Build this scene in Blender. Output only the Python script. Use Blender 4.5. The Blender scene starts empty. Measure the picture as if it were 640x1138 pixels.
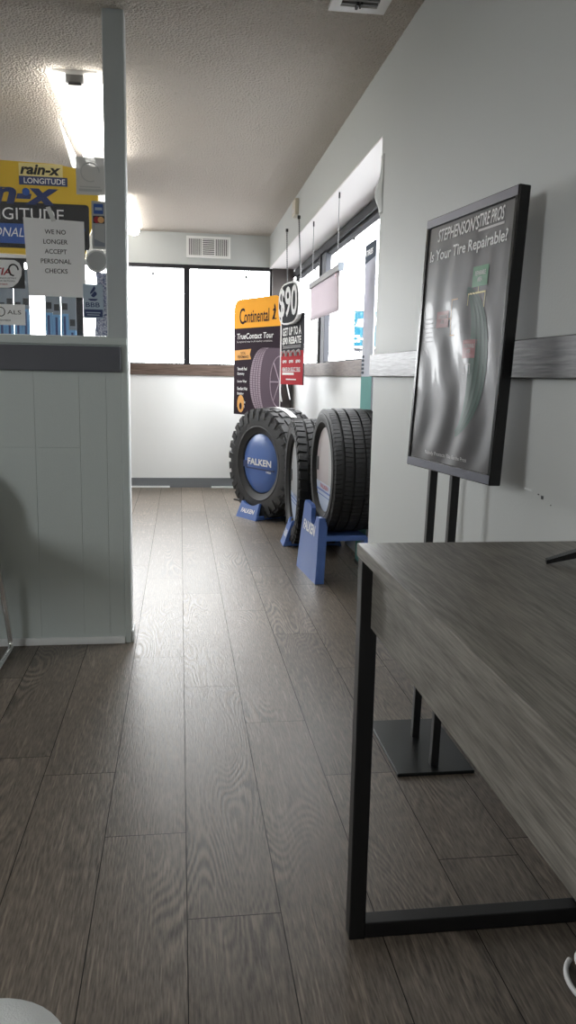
import bpy, bmesh, math, random
from mathutils import Vector, Matrix
random.seed(7)
PI = math.pi
C = bpy.context.scene.collection
SC = bpy.context.scene

# ------------------------------------------------------------------ materials
def nodes_of(name):
    m = bpy.data.materials.new(name); m.use_nodes = True
    nt = m.node_tree
    return m, nt, nt.nodes['Principled BSDF'], nt.nodes['Material Output']
def N(nt, typ, **kw):
    n = nt.nodes.new(typ)
    for k, v in kw.items():
        if k in n.inputs: n.inputs[k].default_value = v
        else: setattr(n, k, v)
    return n
def L(nt, a, b): nt.links.new(a, b)
def mat(name, col, rough=.5, metal=0., spec=.5, bump=None, var=None, coat=0., emit=None, estr=0.):
    """bump=(scale, strength, distance); var=(scale, amount) mottles the base colour"""
    m, nt, b, out = nodes_of(name)
    b.inputs['Base Color'].default_value = (*col, 1)
    b.inputs['Roughness'].default_value = rough
    b.inputs['Metallic'].default_value = metal
    b.inputs['Specular IOR Level'].default_value = spec
    b.inputs['Coat Weight'].default_value = coat
    if emit:
        b.inputs['Emission Color'].default_value = (*emit, 1); b.inputs['Emission Strength'].default_value = estr
    tc = N(nt, 'ShaderNodeTexCoord')
    if bump:
        nz = N(nt, 'ShaderNodeTexNoise', Scale=bump[0], Detail=3.); L(nt, tc.outputs['Object'], nz.inputs['Vector'])
        bp = N(nt, 'ShaderNodeBump', Strength=bump[1], Distance=bump[2]); L(nt, nz.outputs['Fac'], bp.inputs['Height'])
        L(nt, bp.outputs['Normal'], b.inputs['Normal'])
    if var:
        nz = N(nt, 'ShaderNodeTexNoise', Scale=var[0], Detail=4.); L(nt, tc.outputs['Object'], nz.inputs['Vector'])
        mr = N(nt, 'ShaderNodeMapRange'); mr.inputs['From Min'].default_value = .3; mr.inputs['From Max'].default_value = .7
        mr.inputs['To Min'].default_value = 1 - var[1]; mr.inputs['To Max'].default_value = 1 + var[1]
        L(nt, nz.outputs['Fac'], mr.inputs['Value'])
        mx = N(nt, 'ShaderNodeMix', data_type='RGBA', blend_type='MULTIPLY'); mx.inputs['Factor'].default_value = 1
        mx.inputs['A'].default_value = (*col, 1)
        mx.inputs[6].default_value = (*col, 1)
        L(nt, mr.outputs['Result'], mx.inputs[7]); L(nt, mx.outputs[2], b.inputs['Base Color'])
    return m
def glass_mat(name, tint=(1, 1, 1), gloss=.06):
    m, nt, b, out = nodes_of(name); nt.nodes.remove(b)
    tr = N(nt, 'ShaderNodeBsdfTransparent'); tr.inputs['Color'].default_value = (*tint, 1)
    gl = N(nt, 'ShaderNodeBsdfGlossy'); gl.inputs['Roughness'].default_value = .02
    lw = N(nt, 'ShaderNodeLayerWeight'); lw.inputs['Blend'].default_value = .5
    pw = N(nt, 'ShaderNodeMath', operation='POWER'); pw.inputs[1].default_value = 6.; L(nt, lw.outputs['Facing'], pw.inputs[0])
    fr = N(nt, 'ShaderNodeMath', operation='MULTIPLY_ADD'); fr.inputs[1].default_value = .35; fr.inputs[2].default_value = .025; L(nt, pw.outputs[0], fr.inputs[0])
    mx = N(nt, 'ShaderNodeMixShader'); L(nt, fr.outputs[0], mx.inputs[0]); L(nt, tr.outputs[0], mx.inputs[1]); L(nt, gl.outputs[0], mx.inputs[2])
    L(nt, mx.outputs[0], out.inputs['Surface'])
    return m
def film_mat(name, col, alpha, rough=.5):
    m, nt, b, out = nodes_of(name)
    b.inputs['Base Color'].default_value = (*col, 1); b.inputs['Roughness'].default_value = rough
    b.inputs['Alpha'].default_value = alpha
    return m

def floor_mat():
    m, nt, b, out = nodes_of('floor_planks')
    uv = N(nt, 'ShaderNodeUVMap', uv_map='UVMap')
    at = N(nt, 'ShaderNodeAttribute', attribute_name='pid')
    # shift grain per plank
    sh = N(nt, 'ShaderNodeCombineXYZ'); mul = N(nt, 'ShaderNodeMath', operation='MULTIPLY'); mul.inputs[1].default_value = 37.
    L(nt, at.outputs['Fac'], mul.inputs[0]); L(nt, mul.outputs[0], sh.inputs[0]); L(nt, mul.outputs[0], sh.inputs[1]); L(nt, mul.outputs[0], sh.inputs[2])
    ad = N(nt, 'ShaderNodeVectorMath', operation='ADD'); L(nt, uv.outputs['UV'], ad.inputs[0]); L(nt, sh.outputs[0], ad.inputs[1])
    mp = N(nt, 'ShaderNodeMapping'); mp.inputs['Scale'].default_value = (6.5, 1.25, 1); L(nt, ad.outputs[0], mp.inputs['Vector'])
    # cathedral grain: contour lines of a stretched noise
    n1 = N(nt, 'ShaderNodeTexNoise', Scale=1., Detail=1.5, Roughness=.35); L(nt, mp.outputs[0], n1.inputs['Vector'])
    m1 = N(nt, 'ShaderNodeMath', operation='MULTIPLY'); m1.inputs[1].default_value = 210.; L(nt, n1.outputs['Fac'], m1.inputs[0])
    s1 = N(nt, 'ShaderNodeMath', operation='SINE'); L(nt, m1.outputs[0], s1.inputs[0])
    # patchy mask of where the rings are strong
    mp3 = N(nt, 'ShaderNodeMapping'); mp3.inputs['Scale'].default_value = (5., 1.4, 1); mp3.inputs['Location'].default_value = (3, 9, 0); L(nt, ad.outputs[0], mp3.inputs['Vector'])
    n3 = N(nt, 'ShaderNodeTexNoise', Scale=1., Detail=2.); L(nt, mp3.outputs[0], n3.inputs['Vector'])
    r3 = N(nt, 'ShaderNodeMapRange'); r3.inputs['From Min'].default_value = .47; r3.inputs['From Max'].default_value = .68; L(nt, n3.outputs['Fac'], r3.inputs['Value'])
    # fine streaks
    mp2 = N(nt, 'ShaderNodeMapping'); mp2.inputs['Scale'].default_value = (240, 26, 1); L(nt, ad.outputs[0], mp2.inputs['Vector'])
    n2 = N(nt, 'ShaderNodeTexNoise', Scale=1., Detail=3.); L(nt, mp2.outputs[0], n2.inputs['Vector'])
    mp4 = N(nt, 'ShaderNodeMapping'); mp4.inputs['Scale'].default_value = (150, 7, 1); mp4.inputs['Location'].default_value = (5, 2, 0); L(nt, ad.outputs[0], mp4.inputs['Vector'])
    n4 = N(nt, 'ShaderNodeTexNoise', Scale=1., Detail=2.); L(nt, mp4.outputs[0], n4.inputs['Vector'])
    r4 = N(nt, 'ShaderNodeMapRange'); r4.inputs['From Min'].default_value = .58; r4.inputs['From Max'].default_value = .72; r4.inputs['To Max'].default_value = .55; L(nt, n4.outputs['Fac'], r4.inputs['Value'])
    # combine height
    w = N(nt, 'ShaderNodeMath', operation='MULTIPLY'); L(nt, s1.outputs[0], w.inputs[0]); L(nt, r3.outputs[0], w.inputs[1])
    w2 = N(nt, 'ShaderNodeMath', operation='MULTIPLY_ADD'); w2.inputs[1].default_value = .30; w2.inputs[2].default_value = .5; L(nt, w.outputs[0], w2.inputs[0])
    h = N(nt, 'ShaderNodeMath', operation='ADD'); L(nt, w2.outputs[0], h.inputs[0]); L(nt, n2.outputs['Fac'], h.inputs[1])   # ~0.5..1.5
    r1 = N(nt, 'ShaderNodeMapRange'); r1.inputs['From Min'].default_value = .7; r1.inputs['From Max'].default_value = 1.35
    L(nt, h.outputs[0], r1.inputs['Value'])
    ramp = N(nt, 'ShaderNodeValToRGB')
    ramp.color_ramp.elements[0].color = (*FLOOR_A, 1); ramp.color_ramp.elements[1].color = (*FLOOR_B, 1)
    fa = N(nt, 'ShaderNodeMath', operation='ADD', use_clamp=True); L(nt, r1.outputs[0], fa.inputs[0]); L(nt, r4.outputs[0], fa.inputs[1]); L(nt, fa.outputs[0], ramp.inputs['Fac'])
    # per plank tone
    pr = N(nt, 'ShaderNodeMapRange'); pr.inputs['To Min'].default_value = .86; pr.inputs['To Max'].default_value = 1.14; L(nt, at.outputs['Fac'], pr.inputs['Value'])
    mx = N(nt, 'ShaderNodeMix', data_type='RGBA', blend_type='MULTIPLY'); mx.inputs['Factor'].default_value = 1
    L(nt, ramp.outputs[0], mx.inputs[6]); L(nt, pr.outputs[0], mx.inputs[7])
    L(nt, mx.outputs[2], b.inputs['Base Color'])
    b.inputs['Roughness'].default_value = .36
    b.inputs['Specular IOR Level'].default_value = .55
    rr = N(nt, 'ShaderNodeMapRange'); rr.inputs['To Min'].default_value = .36; rr.inputs['To Max'].default_value = .48; L(nt, r1.outputs[0], rr.inputs['Value']); L(nt, rr.outputs[0], b.inputs['Roughness'])
    bp = N(nt, 'ShaderNodeBump', Strength=.35, Distance=.002); L(nt, h.outputs[0], bp.inputs['Height']); L(nt, bp.outputs['Normal'], b.inputs['Normal'])
    return m
def desk_wood():
    m, nt, b, out = nodes_of('grey_wood_laminate')
    tc = N(nt, 'ShaderNodeTexCoord')
    mp = N(nt, 'ShaderNodeMapping'); mp.inputs['Scale'].default_value = (8, .9, 8); L(nt, tc.outputs['Object'], mp.inputs['Vector'])
    n1 = N(nt, 'ShaderNodeTexNoise', Scale=1., Detail=2., Roughness=.4); L(nt, mp.outputs[0], n1.inputs['Vector'])
    m1 = N(nt, 'ShaderNodeMath', operation='MULTIPLY'); m1.inputs[1].default_value = 90.; L(nt, n1.outputs['Fac'], m1.inputs[0])
    s1 = N(nt, 'ShaderNodeMath', operation='SINE'); L(nt, m1.outputs[0], s1.inputs[0])
    mp2 = N(nt, 'ShaderNodeMapping'); mp2.inputs['Scale'].default_value = (320, 17, 320); L(nt, tc.outputs['Object'], mp2.inputs['Vector'])
    n2 = N(nt, 'ShaderNodeTexNoise', Scale=1., Detail=3.); L(nt, mp2.outputs[0], n2.inputs['Vector'])
    w = N(nt, 'ShaderNodeMath', operation='MULTIPLY_ADD'); w.inputs[1].default_value = .075; L(nt, s1.outputs[0], w.inputs[0]); L(nt, n2.outputs['Fac'], w.inputs[2])
    mr = N(nt, 'ShaderNodeMapRange'); mr.inputs['From Min'].default_value = .3; mr.inputs['From Max'].default_value = .75; L(nt, w.outputs[0], mr.inputs['Value'])
    ramp = N(nt, 'ShaderNodeValToRGB')
    ramp.color_ramp.elements[0].color = (*DESK_A, 1); ramp.color_ramp.elements[1].color = (*DESK_B, 1)
    L(nt, mr.outputs[0], ramp.inputs['Fac']); L(nt, ramp.outputs[0], b.inputs['Base Color'])
    b.inputs['Roughness'].default_value = .38
    bp = N(nt, 'ShaderNodeBump', Strength=.25, Distance=.001); L(nt, w.outputs[0], bp.inputs['Height']); L(nt, bp.outputs['Normal'], b.inputs['Normal'])
    return m
def rail_wood(name, a, c, rough, spec=.5):
    m, nt, b, out = nodes_of(name)
    tc = N(nt, 'ShaderNodeTexCoord')
    mp = N(nt, 'ShaderNodeMapping'); mp.inputs['Scale'].default_value = (5, 5, 90); L(nt, tc.outputs['Object'], mp.inputs['Vector'])
    n1 = N(nt, 'ShaderNodeTexNoise', Scale=1.5, Detail=4.); L(nt, mp.outputs[0], n1.inputs['Vector'])
    ramp = N(nt, 'ShaderNodeValToRGB'); ramp.color_ramp.elements[0].position = .35; ramp.color_ramp.elements[1].position = .68
    ramp.color_ramp.elements[0].color = (*a, 1); ramp.color_ramp.elements[1].color = (*c, 1)
    L(nt, n1.outputs['Fac'], ramp.inputs['Fac']); L(nt, ramp.outputs[0], b.inputs['Base Color'])
    b.inputs['Roughness'].default_value = rough; b.inputs['Specular IOR Level'].default_value = spec
    bp = N(nt, 'ShaderNodeBump', Strength=.4, Distance=.002); L(nt, n1.outputs['Fac'], bp.inputs['Height']); L(nt, bp.outputs['Normal'], b.inputs['Normal'])
    return m
def ceiling_mat():
    m, nt, b, out = nodes_of('popcorn_ceiling')
    b.inputs['Base Color'].default_value = (.66, .60, .53, 1); b.inputs['Roughness'].default_value = .95
    tc = N(nt, 'ShaderNodeTexCoord')
    nz = N(nt, 'ShaderNodeTexNoise', Scale=75., Detail=5., Roughness=.65); L(nt, tc.outputs['Object'], nz.inputs['Vector'])
    vo = N(nt, 'ShaderNodeTexVoronoi', Scale=95.); L(nt, tc.outputs['Object'], vo.inputs['Vector'])
    ad = N(nt, 'ShaderNodeMath', operation='SUBTRACT'); L(nt, nz.outputs['Fac'], ad.inputs[0]); L(nt, vo.outputs['Distance'], ad.inputs[1])
    bp = N(nt, 'ShaderNodeBump', Strength=1., Distance=.014); L(nt, ad.outputs[0], bp.inputs['Height']); L(nt, bp.outputs['Normal'], b.inputs['Normal'])
    return m

FLOOR_A = (.050, .040, .031); FLOOR_B = (.240, .200, .160)
DESK_A = (.105, .097, .085); DESK_B = (.26, .243, .213)

M = {}
M['floor'] = floor_mat(); M['desk'] = desk_wood(); M['ceil'] = ceiling_mat()
M['gap'] = mat('plank_gap', (.012, .011, .010), .8)
M['paint'] = mat('grey_green_paint', (.53, .548, .535), .6, spec=.22, bump=(140, .12, .004))
M['paint_panel'] = mat('panel_paint', (.53, .585, .57), .5, bump=(160, .15, .003))
M['post'] = mat('blue_grey_paint', (.45, .49, .50), .45, bump=(90, .1, .003))
M['white_wall'] = mat('white_wall_paint', (.74, .75, .745), .55, spec=.3, bump=(120, .12, .003))
M['soffit'] = mat('white_soffit_board', (.86, .83, .81), .5)
M['slate'] = mat('slate_rail_paint', (.095, .10, .118), .45, bump=(200, .2, .002))
M['brown'] = rail_wood('brown_stained_rail', (.075, .052, .042), (.15, .11, .09), .6, .15)
M['darkrail'] = rail_wood('dark_stained_rail', (.034, .032, .033), (.095, .092, .095), .45, .28)
M['column'] = mat('dark_brown_post', (.055, .045, .042), .5, bump=(60, .2, .002))
M['bronze'] = mat('dark_bronze_aluminium', (.022, .022, .026), .35, .6)
M['mullion_grey'] = mat('brushed_aluminium', (.075, .078, .088), .7, .1, spec=.15)
M['base_grey'] = mat('grey_rubber_base', (.15, .16, .17), .5)
M['white_trim'] = mat('white_trim_paint', (.74, .76, .76), .4)
M['glass'] = glass_mat('window_glass')
M['steel_white'] = mat('white_enamel', (.82, .82, .80), .35)
M['vent_dark'] = mat('vent_shadow_grey', (.14, .14, .14), .7)
M['black_metal'] = mat('black_powder_coat', (.013, .013, .014), .38, .2, bump=(400, .15, .001))
M['black_gloss'] = mat('black_anodised', (.012, .012, .013), .22, .3)
M['plate'] = mat('black_base_plate', (.014, .016, .017), .3, .4, bump=(300, .1, .001))
M['frame_sheen'] = mat('black_frame_painted_sheen', (.16, .16, .19), .38, .8)  # lavender grey colour paints reflected light onto the black frame bars
M['chrome'] = mat('chrome', (.75, .75, .75), .12, 1.)
M['rubber'] = mat('tyre_rubber', (.016, .016, .017), .6, spec=.3, bump=(220, .15, .002))
M['rubber_old'] = mat('dusty_tyre_rubber', (.034, .034, .035), .6, spec=.4, bump=(220, .15, .002))
M['blue_plastic'] = mat('cobalt_blue_plastic', (.075, .155, .44), .35, bump=(20, .03, .004))
M['white_ink'] = mat('white_print', (.85, .85, .85), .5)
M['offwhite'] = mat('off_white_print', (.62, .60, .60), .5)
M['black_ink'] = mat('black_print', (.012, .012, .014), .5)
M['red_ink'] = mat('red_print', (.40, .025, .035), .45)
M['orange'] = mat('orange_print', (.86, .40, .055), .4)
M['pale_orange'] = mat('pale_orange_print', (.80, .45, .18), .45)
M['aubergine'] = mat('dark_aubergine_print', (.035, .024, .032), .4)
M['tyre_print'] = mat('printed_tyre_tread', (.36, .30, .34), .45)
M['tyre_print_dk'] = mat('printed_tyre_groove', (.13, .10, .125), .45)
M['charcoal'] = mat('charcoal_print', (.028, .029, .034), .35)
M['poster'] = mat('glossy_poster_print', (.060, .056, .059), .42, coat=.15, var=(5, .25))
M['green_box'] = mat('green_print', (.045, .22, .10), .4)
M['green_tint'] = mat('printed_green_tyre', (.030, .075, .055), .5)
M['green_dark'] = mat('printed_green_groove', (.016, .042, .032), .5)
M['red_box'] = mat('brick_red_print', (.24, .045, .045), .4)
M['paper'] = mat('white_paper', (.88, .89, .89), .8)
M['yellow'] = mat('yellow_print', (.72, .47, .045), .4)
M['pale_yellow'] = mat('pale_yellow_print', (.80, .68, .30), .4)
M['navy'] = mat('navy_print', (.035, .055, .16), .4)
M['royal'] = mat('royal_blue_print', (.035, .10, .36), .4)
M['sky_blue'] = mat('light_blue_plastic', (.16, .34, .58), .3)
M['card_grey'] = mat('grey_card', (.22, .25, .29), .5)
M['sticker_grey'] = film_mat('grey_translucent_film', (.70, .71, .70), .8)
M['sticker_silver'] = mat('silver_grey_vinyl', (.42, .44, .44), .5, bump=(60, .2, .002))
M['sticker_blue'] = mat('pale_blue_vinyl', (.42, .52, .62), .5)
M['teal'] = mat('teal_banner_print', (.13, .33, .31), .8, spec=.1)
M['pale_banner'] = mat('pale_grey_banner_print', (.52, .54, .60), .9, spec=.06, var=(4, .12))
M['slate_print'] = mat('slate_print', (.07, .085, .11), .9, spec=.06)
M['insert_pink'] = mat('grey_pink_disc_print', (.44, .39, .40), .3, coat=.3)
M['insert_grey'] = mat('grey_disc_print', (.34, .35, .36), .35)
M['insert_blue'] = mat('pale_blue_disc_print', (.40, .47, .60), .35)
M['beige'] = mat('beige_plastic', (.55, .50, .40), .5)
M['fabric_white'] = None
M['cable'] = mat('white_cable', (.78, .78, .78), .4)
M['cord'] = mat('white_cord', (.80, .78, .78), .6)
M['chain'] = mat('dark_bead_chain', (.12, .12, .12), .35, .8)
M['seat_black'] = mat('black_seat_vinyl', (.018, .018, .02), .45)
M['lamp_bright'] = mat('lit_tube_diffuser', (.9, .9, .9), .4, emit=(1, .965, .91), estr=6.5)
M['lamp_mid'] = mat('lit_channel_diffuser', (.9, .88, .84), .4, emit=(1, .96, .90), estr=.42)
M['lens'] = film_mat('clear_acrylic_lens', (.85, .86, .86), .75, .3)
M['socket'] = mat('grey_socket', (.20, .20, .20), .5)
M['asphalt'] = mat('asphalt', (.16, .16, .165), .9)
M['grass'] = mat('grass', (.10, .16, .045), .9, var=(.6, .3))
M['cyan'] = mat('cyan_sign_face', (.004, .058, .088), .6, spec=.1)
M['sign_grey'] = mat('grey_sign_face', (.022, .023, .026), .6, spec=.1)
M['concrete'] = mat('pole_galvanised', (.10, .10, .10), .6)
M['pink_sheet'] = None
M['bronze_matt'] = mat('matt_bronze_aluminium', (.020, .020, .023), .7, spec=.15)
M['rail_grey'] = mat('grey_plastic_rail', (.36, .36, .37), .7, spec=.15)
M['matt_black'] = mat('matt_black_card', (.022, .022, .026), .9, spec=.08)
M['matt_red'] = mat('matt_red_card', (.36, .022, .03), .9, spec=.08)
M['matt_white'] = mat('matt_white_card', (.72, .72, .72), .9, spec=.08)
M['matt_grey'] = mat('matt_grey_card', (.36, .35, .36), .9, spec=.08)
for k_, c_ in (('aubergine', (.032, .022, .030)), ('orange', (.88, .40, .05)), ('pale_orange', (.72, .38, .13)), ('offwhite', (.60, .58, .58)), ('white_ink', (.80, .80, .80)), ('tyre_print', (.36, .29, .34)), ('tyre_print_dk', (.12, .09, .115))):
    M['t_'+k_] = mat('matt_card_'+k_, c_, .9, spec=.06)
def sheet_mat():
    m, nt, b, out = nodes_of('translucent_pink_sheet')
    b.inputs['Base Color'].default_value = (.72, .67, .70, 1); b.inputs['Roughness'].default_value = .9; b.inputs['Specular IOR Level'].default_value = .05
    tl = N(nt, 'ShaderNodeBsdfTranslucent'); tl.inputs['Color'].default_value = (.50, .455, .485, 1)
    mx = N(nt, 'ShaderNodeMixShader'); mx.inputs[0].default_value = .35
    L(nt, b.outputs[0], mx.inputs[1]); L(nt, tl.outputs[0], mx.inputs[2]); L(nt, mx.outputs[0], out.inputs['Surface'])
    return m
M['pink_sheet'] = sheet_mat()
def knit_mat():
    m, nt, b, out = nodes_of('pale_grey_knit')
    b.inputs['Base Color'].default_value = (.80, .84, .85, 1); b.inputs['Roughness'].default_value = .9
    tc = N(nt, 'ShaderNodeTexCoord'); mp = N(nt, 'ShaderNodeMapping'); mp.inputs['Scale'].default_value = (500, 500, 500); L(nt, tc.outputs['Object'], mp.inputs['Vector'])
    ck = N(nt, 'ShaderNodeTexVoronoi', Scale=1.); L(nt, mp.outputs[0], ck.inputs['Vector'])
    bp = N(nt, 'ShaderNodeBump', Strength=.5, Distance=.001); L(nt, ck.outputs['Distance'], bp.inputs['Height']); L(nt, bp.outputs['Normal'], b.inputs['Normal'])
    return m
M['knit'] = knit_mat()
def foil_mat():
    m, nt, b, out = nodes_of('mottled_privacy_film')
    tc = N(nt, 'ShaderNodeTexCoord')
    vo = N(nt, 'ShaderNodeTexNoise', Scale=190., Detail=2., Distortion=1.5); L(nt, tc.outputs['Object'], vo.inputs['Vector'])
    ramp = N(nt, 'ShaderNodeValToRGB'); ramp.color_ramp.elements[0].position = .45; ramp.color_ramp.elements[1].position = .55
    ramp.color_ramp.elements[0].color = (.16, .20, .36, 1); ramp.color_ramp.elements[1].color = (.80, .82, .88, 1)
    L(nt, vo.outputs['Fac'], ramp.inputs['Fac']); L(nt, ramp.outputs[0], b.inputs['Base Color'])
    b.inputs['Roughness'].default_value = .4; 
    tl = N(nt, 'ShaderNodeBsdfTranslucent'); L(nt, ramp.outputs[0], tl.inputs['Color'])
    mx = N(nt, 'ShaderNodeMixShader'); mx.inputs[0].default_value = .35
    L(nt, b.outputs[0], mx.inputs[1]); L(nt, tl.outputs[0], mx.inputs[2]); L(nt, mx.outputs[0], out.inputs['Surface'])
    return m
M['foil'] = foil_mat()

# ------------------------------------------------------------------ mesh helpers
def box(bm, x0, y0, z0, x1, y1, z1, bev=0.):
    vs = [bm.verts.new(p) for p in ((x0, y0, z0), (x1, y0, z0), (x1, y1, z0), (x0, y1, z0), (x0, y0, z1), (x1, y0, z1), (x1, y1, z1), (x0, y1, z1))]
    fs = [bm.faces.new([vs[i] for i in q]) for q in ((3, 2, 1, 0), (4, 5, 6, 7), (0, 1, 5, 4), (1, 2, 6, 5), (2, 3, 7, 6), (3, 0, 4, 7))]
    if bev:
        es = list({e for f in fs for e in f.edges})
        bmesh.ops.bevel(bm, geom=es, offset=bev, segments=2, affect='EDGES', profile=.5)
def prism(bm, pts, y0, y1):
    """pts in (x,z), extruded along y"""
    a = [bm.verts.new((x, y0, z)) for x, z in pts]; b = [bm.verts.new((x, y1, z)) for x, z in pts]
    n = len(pts)
    ar = sum(pts[i][0]*pts[(i+1) % n][1]-pts[(i+1) % n][0]*pts[i][1] for i in range(n))
    f1 = bm.faces.new(a); f2 = bm.faces.new(b[::-1])
    for i in range(n): bm.faces.new((a[i], b[i], b[(i+1) % n], a[(i+1) % n]))
    bmesh.ops.recalc_face_normals(bm, faces=bm.faces[:])
def tube(bm, path, r, seg=10, closed=False):
    pts = [Vector(p) for p in path]; n = len(pts); rings = []
    up = None
    for i, p in enumerate(pts):
        if closed: t = (pts[(i+1) % n]-pts[i-1]).normalized()
        else: t = (pts[min(i+1, n-1)]-pts[max(i-1, 0)]).normalized()
        if up is None:
            up = Vector((0, 0, 1)) if abs(t.z) < .9 else Vector((1, 0, 0))
        u = (up-t*up.dot(t)).normalized(); up = u; v = t.cross(u)
        rings.append([bm.verts.new(p+(u*math.cos(2*PI*k/seg)+v*math.sin(2*PI*k/seg))*r) for k in range(seg)])
    m = n if closed else n-1
    for i in range(m):
        A, B = rings[i], rings[(i+1) % n]
        for k in range(seg): bm.faces.new((A[k], A[(k+1) % seg], B[(k+1) % seg], B[k]))
    if not closed:
        bm.faces.new(rings[0][::-1]); bm.faces.new(rings[-1])
def smooth_path(pts, r, n=5):
    """round the inner corners of a polyline"""
    P = [Vector(p) for p in pts]; out = [P[0]]
    for i in range(1, len(P)-1):
        a = (P[i-1]-P[i]).normalized(); b = (P[i+1]-P[i]).normalized()
        s, e = P[i]+a*r, P[i]+b*r
        for k in range(n+1):
            t = k/n; out.append(s*(1-t)**2+P[i]*2*t*(1-t)+e*t*t)
    out.append(P[-1]); return out
def lathe(bm, prof, seg=64, closed=True):
    """prof = [(r, y)], around local Y"""
    rings = []
    for k in range(seg):
        a = 2*PI*k/seg; rings.append([bm.verts.new((r*math.cos(a), y, r*math.sin(a))) for r, y in prof])
    n = len(prof)
    for k in range(seg):
        A, B = rings[k], rings[(k+1) % seg]
        for i in range(n if closed else n-1): bm.faces.new((A[i], A[(i+1) % n], B[(i+1) % n], B[i]))
    if not closed:
        for idx in (0, n-1):
            if prof[idx][0] > 1e-5:
                try: bm.faces.new([rings[k][idx] for k in range(seg)])
                except ValueError: pass
    bmesh.ops.remove_doubles(bm, verts=bm.verts[:], dist=1e-6)
    bmesh.ops.recalc_face_normals(bm, faces=bm.faces[:])
def obj(name, bm, m, parent=None, smooth=False, loc=None, rot=None):
    me = bpy.data.meshes.new(name); bm.to_mesh(me); bm.free()
    me.materials.append(m)
    if smooth:
        for p in me.polygons: p.use_smooth = True
        me.set_sharp_from_angle(angle=math.radians(smooth if smooth is not True else 40))
    o = bpy.data.objects.new(name, me); C.objects.link(o)
    if parent: o.parent = parent
    if loc: o.location = loc
    if rot: o.rotation_euler = rot
    return o
def B(): return bmesh.new()
def bobj(name, boxes, m, parent=None, bev=0., **k):
    bm = B()
    for b in boxes: box(bm, *b, bev=bev)
    return obj(name, bm, m, parent, **k)
def tag(o, label, cat, group=None):
    o['label'] = label; o['category'] = cat
    if group: o['group'] = group
    return o
def thing(name, label, cat, loc=(0, 0, 0), rotz=0., group=None):
    o = bpy.data.objects.new(name, None); C.objects.link(o); o.empty_display_size = .1
    o.location = loc; o.rotation_euler = (0, 0, rotz)
    return tag(o, label, cat, group)
def struct(o, label=None):
    o['kind'] = 'structure'
    if label: o['label'] = label
    return o
def bez(o, a=None): return o
_tcache = {}
def txt_bm(s, cx, cz, w, h, y, bold=.0, shear=0., thick=.0006, bm=None, fn=None, mirror=False):
    """lettering fitted to a w x h rectangle centred at (cx, cz), facing -Y at depth y"""
    cu = bpy.data.curves.new('lettering', 'FONT'); cu.body = s; cu.size = 1.; cu.shear = shear; cu.offset = bold; cu.resolution_u = 3
    cu.fill_mode = 'FRONT'; cu.space_line = .95; cu.align_x = 'CENTER'
    o = bpy.data.objects.new('lettering', cu); C.objects.link(o)
    dg = bpy.context.evaluated_depsgraph_get(); me = bpy.data.meshes.new_from_object(o.evaluated_get(dg))
    bpy.data.objects.remove(o); bpy.data.curves.remove(cu)
    t = bmesh.new(); t.from_mesh(me); bpy.data.meshes.remove(me)
    xs = [v.co.x for v in t.verts]; ys = [v.co.y for v in t.verts]
    x0, x1, y0, y1 = min(xs), max(xs), min(ys), max(ys)
    for v in t.verts:
        u = (v.co.x-x0)/(x1-x0)-.5; q = (v.co.y-y0)/(y1-y0)-.5
        v.co = Vector((cx+(-u if mirror else u)*w, y, cz+q*h))
    own = bm is None
    if own: bm = B()
    mp = {}
    for v in t.verts: mp[v] = bm.verts.new(v.co)
    for f in t.faces:
        try: bm.faces.new([mp[v] for v in f.verts])
        except ValueError: pass
    t.free()
    return bm
def txt(parent, name, s, cx, cz, w, h, y, m, bold=0., shear=0., mirror=False):
    return obj(name, txt_bm(s, cx, cz, w, h, y, bold, shear, mirror=mirror), m, parent)
def rpoly(x0, z0, x1, z1, r, n=6, corners='tltrbrbl'):
    pts = []
    for key, cx, cz, a0 in (('bl', x0, z0, PI), ('br', x1, z0, 1.5*PI), ('tr', x1, z1, 0), ('tl', x0, z1, .5*PI)):
        if r > 0 and key in corners:
            ox = cx+(r if key in ('bl', 'tl') else -r); oz = cz+(r if key in ('bl', 'br') else -r)
            for k in range(n+1):
                a = a0+k/n*PI/2; pts.append((ox+r*math.cos(a), oz+r*math.sin(a)))
        else: pts.append((cx, cz))
    return pts
def poly(parent, name, pts, y0, y1, m):
    bm = B(); prism(bm, pts, y0, y1); return obj(name, bm, m, parent)
def rect(x0, z0, x1, z1): return [(x0, z0), (x1, z0), (x1, z1), (x0, z1)]
def circ(cx, cz, rx, rz=None, n=40):
    rz = rz or rx
    return [(cx+rx*math.cos(2*PI*k/n), cz+rz*math.sin(2*PI*k/n)) for k in range(n)]
def polys(parent, name, plist, y0, y1, m):
    bm = B()
    for p in plist: prism(bm, p, y0, y1)
    return obj(name, bm, m, parent)

# ------------------------------------------------------------------ dimensions (metres; camera stands at x=y=0)
XR, XW, YB, YP, CZ = .8365, 1.08, 7.7256, 3.1686, 2.36
XL, YN = -3.2, -2.6
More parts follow.
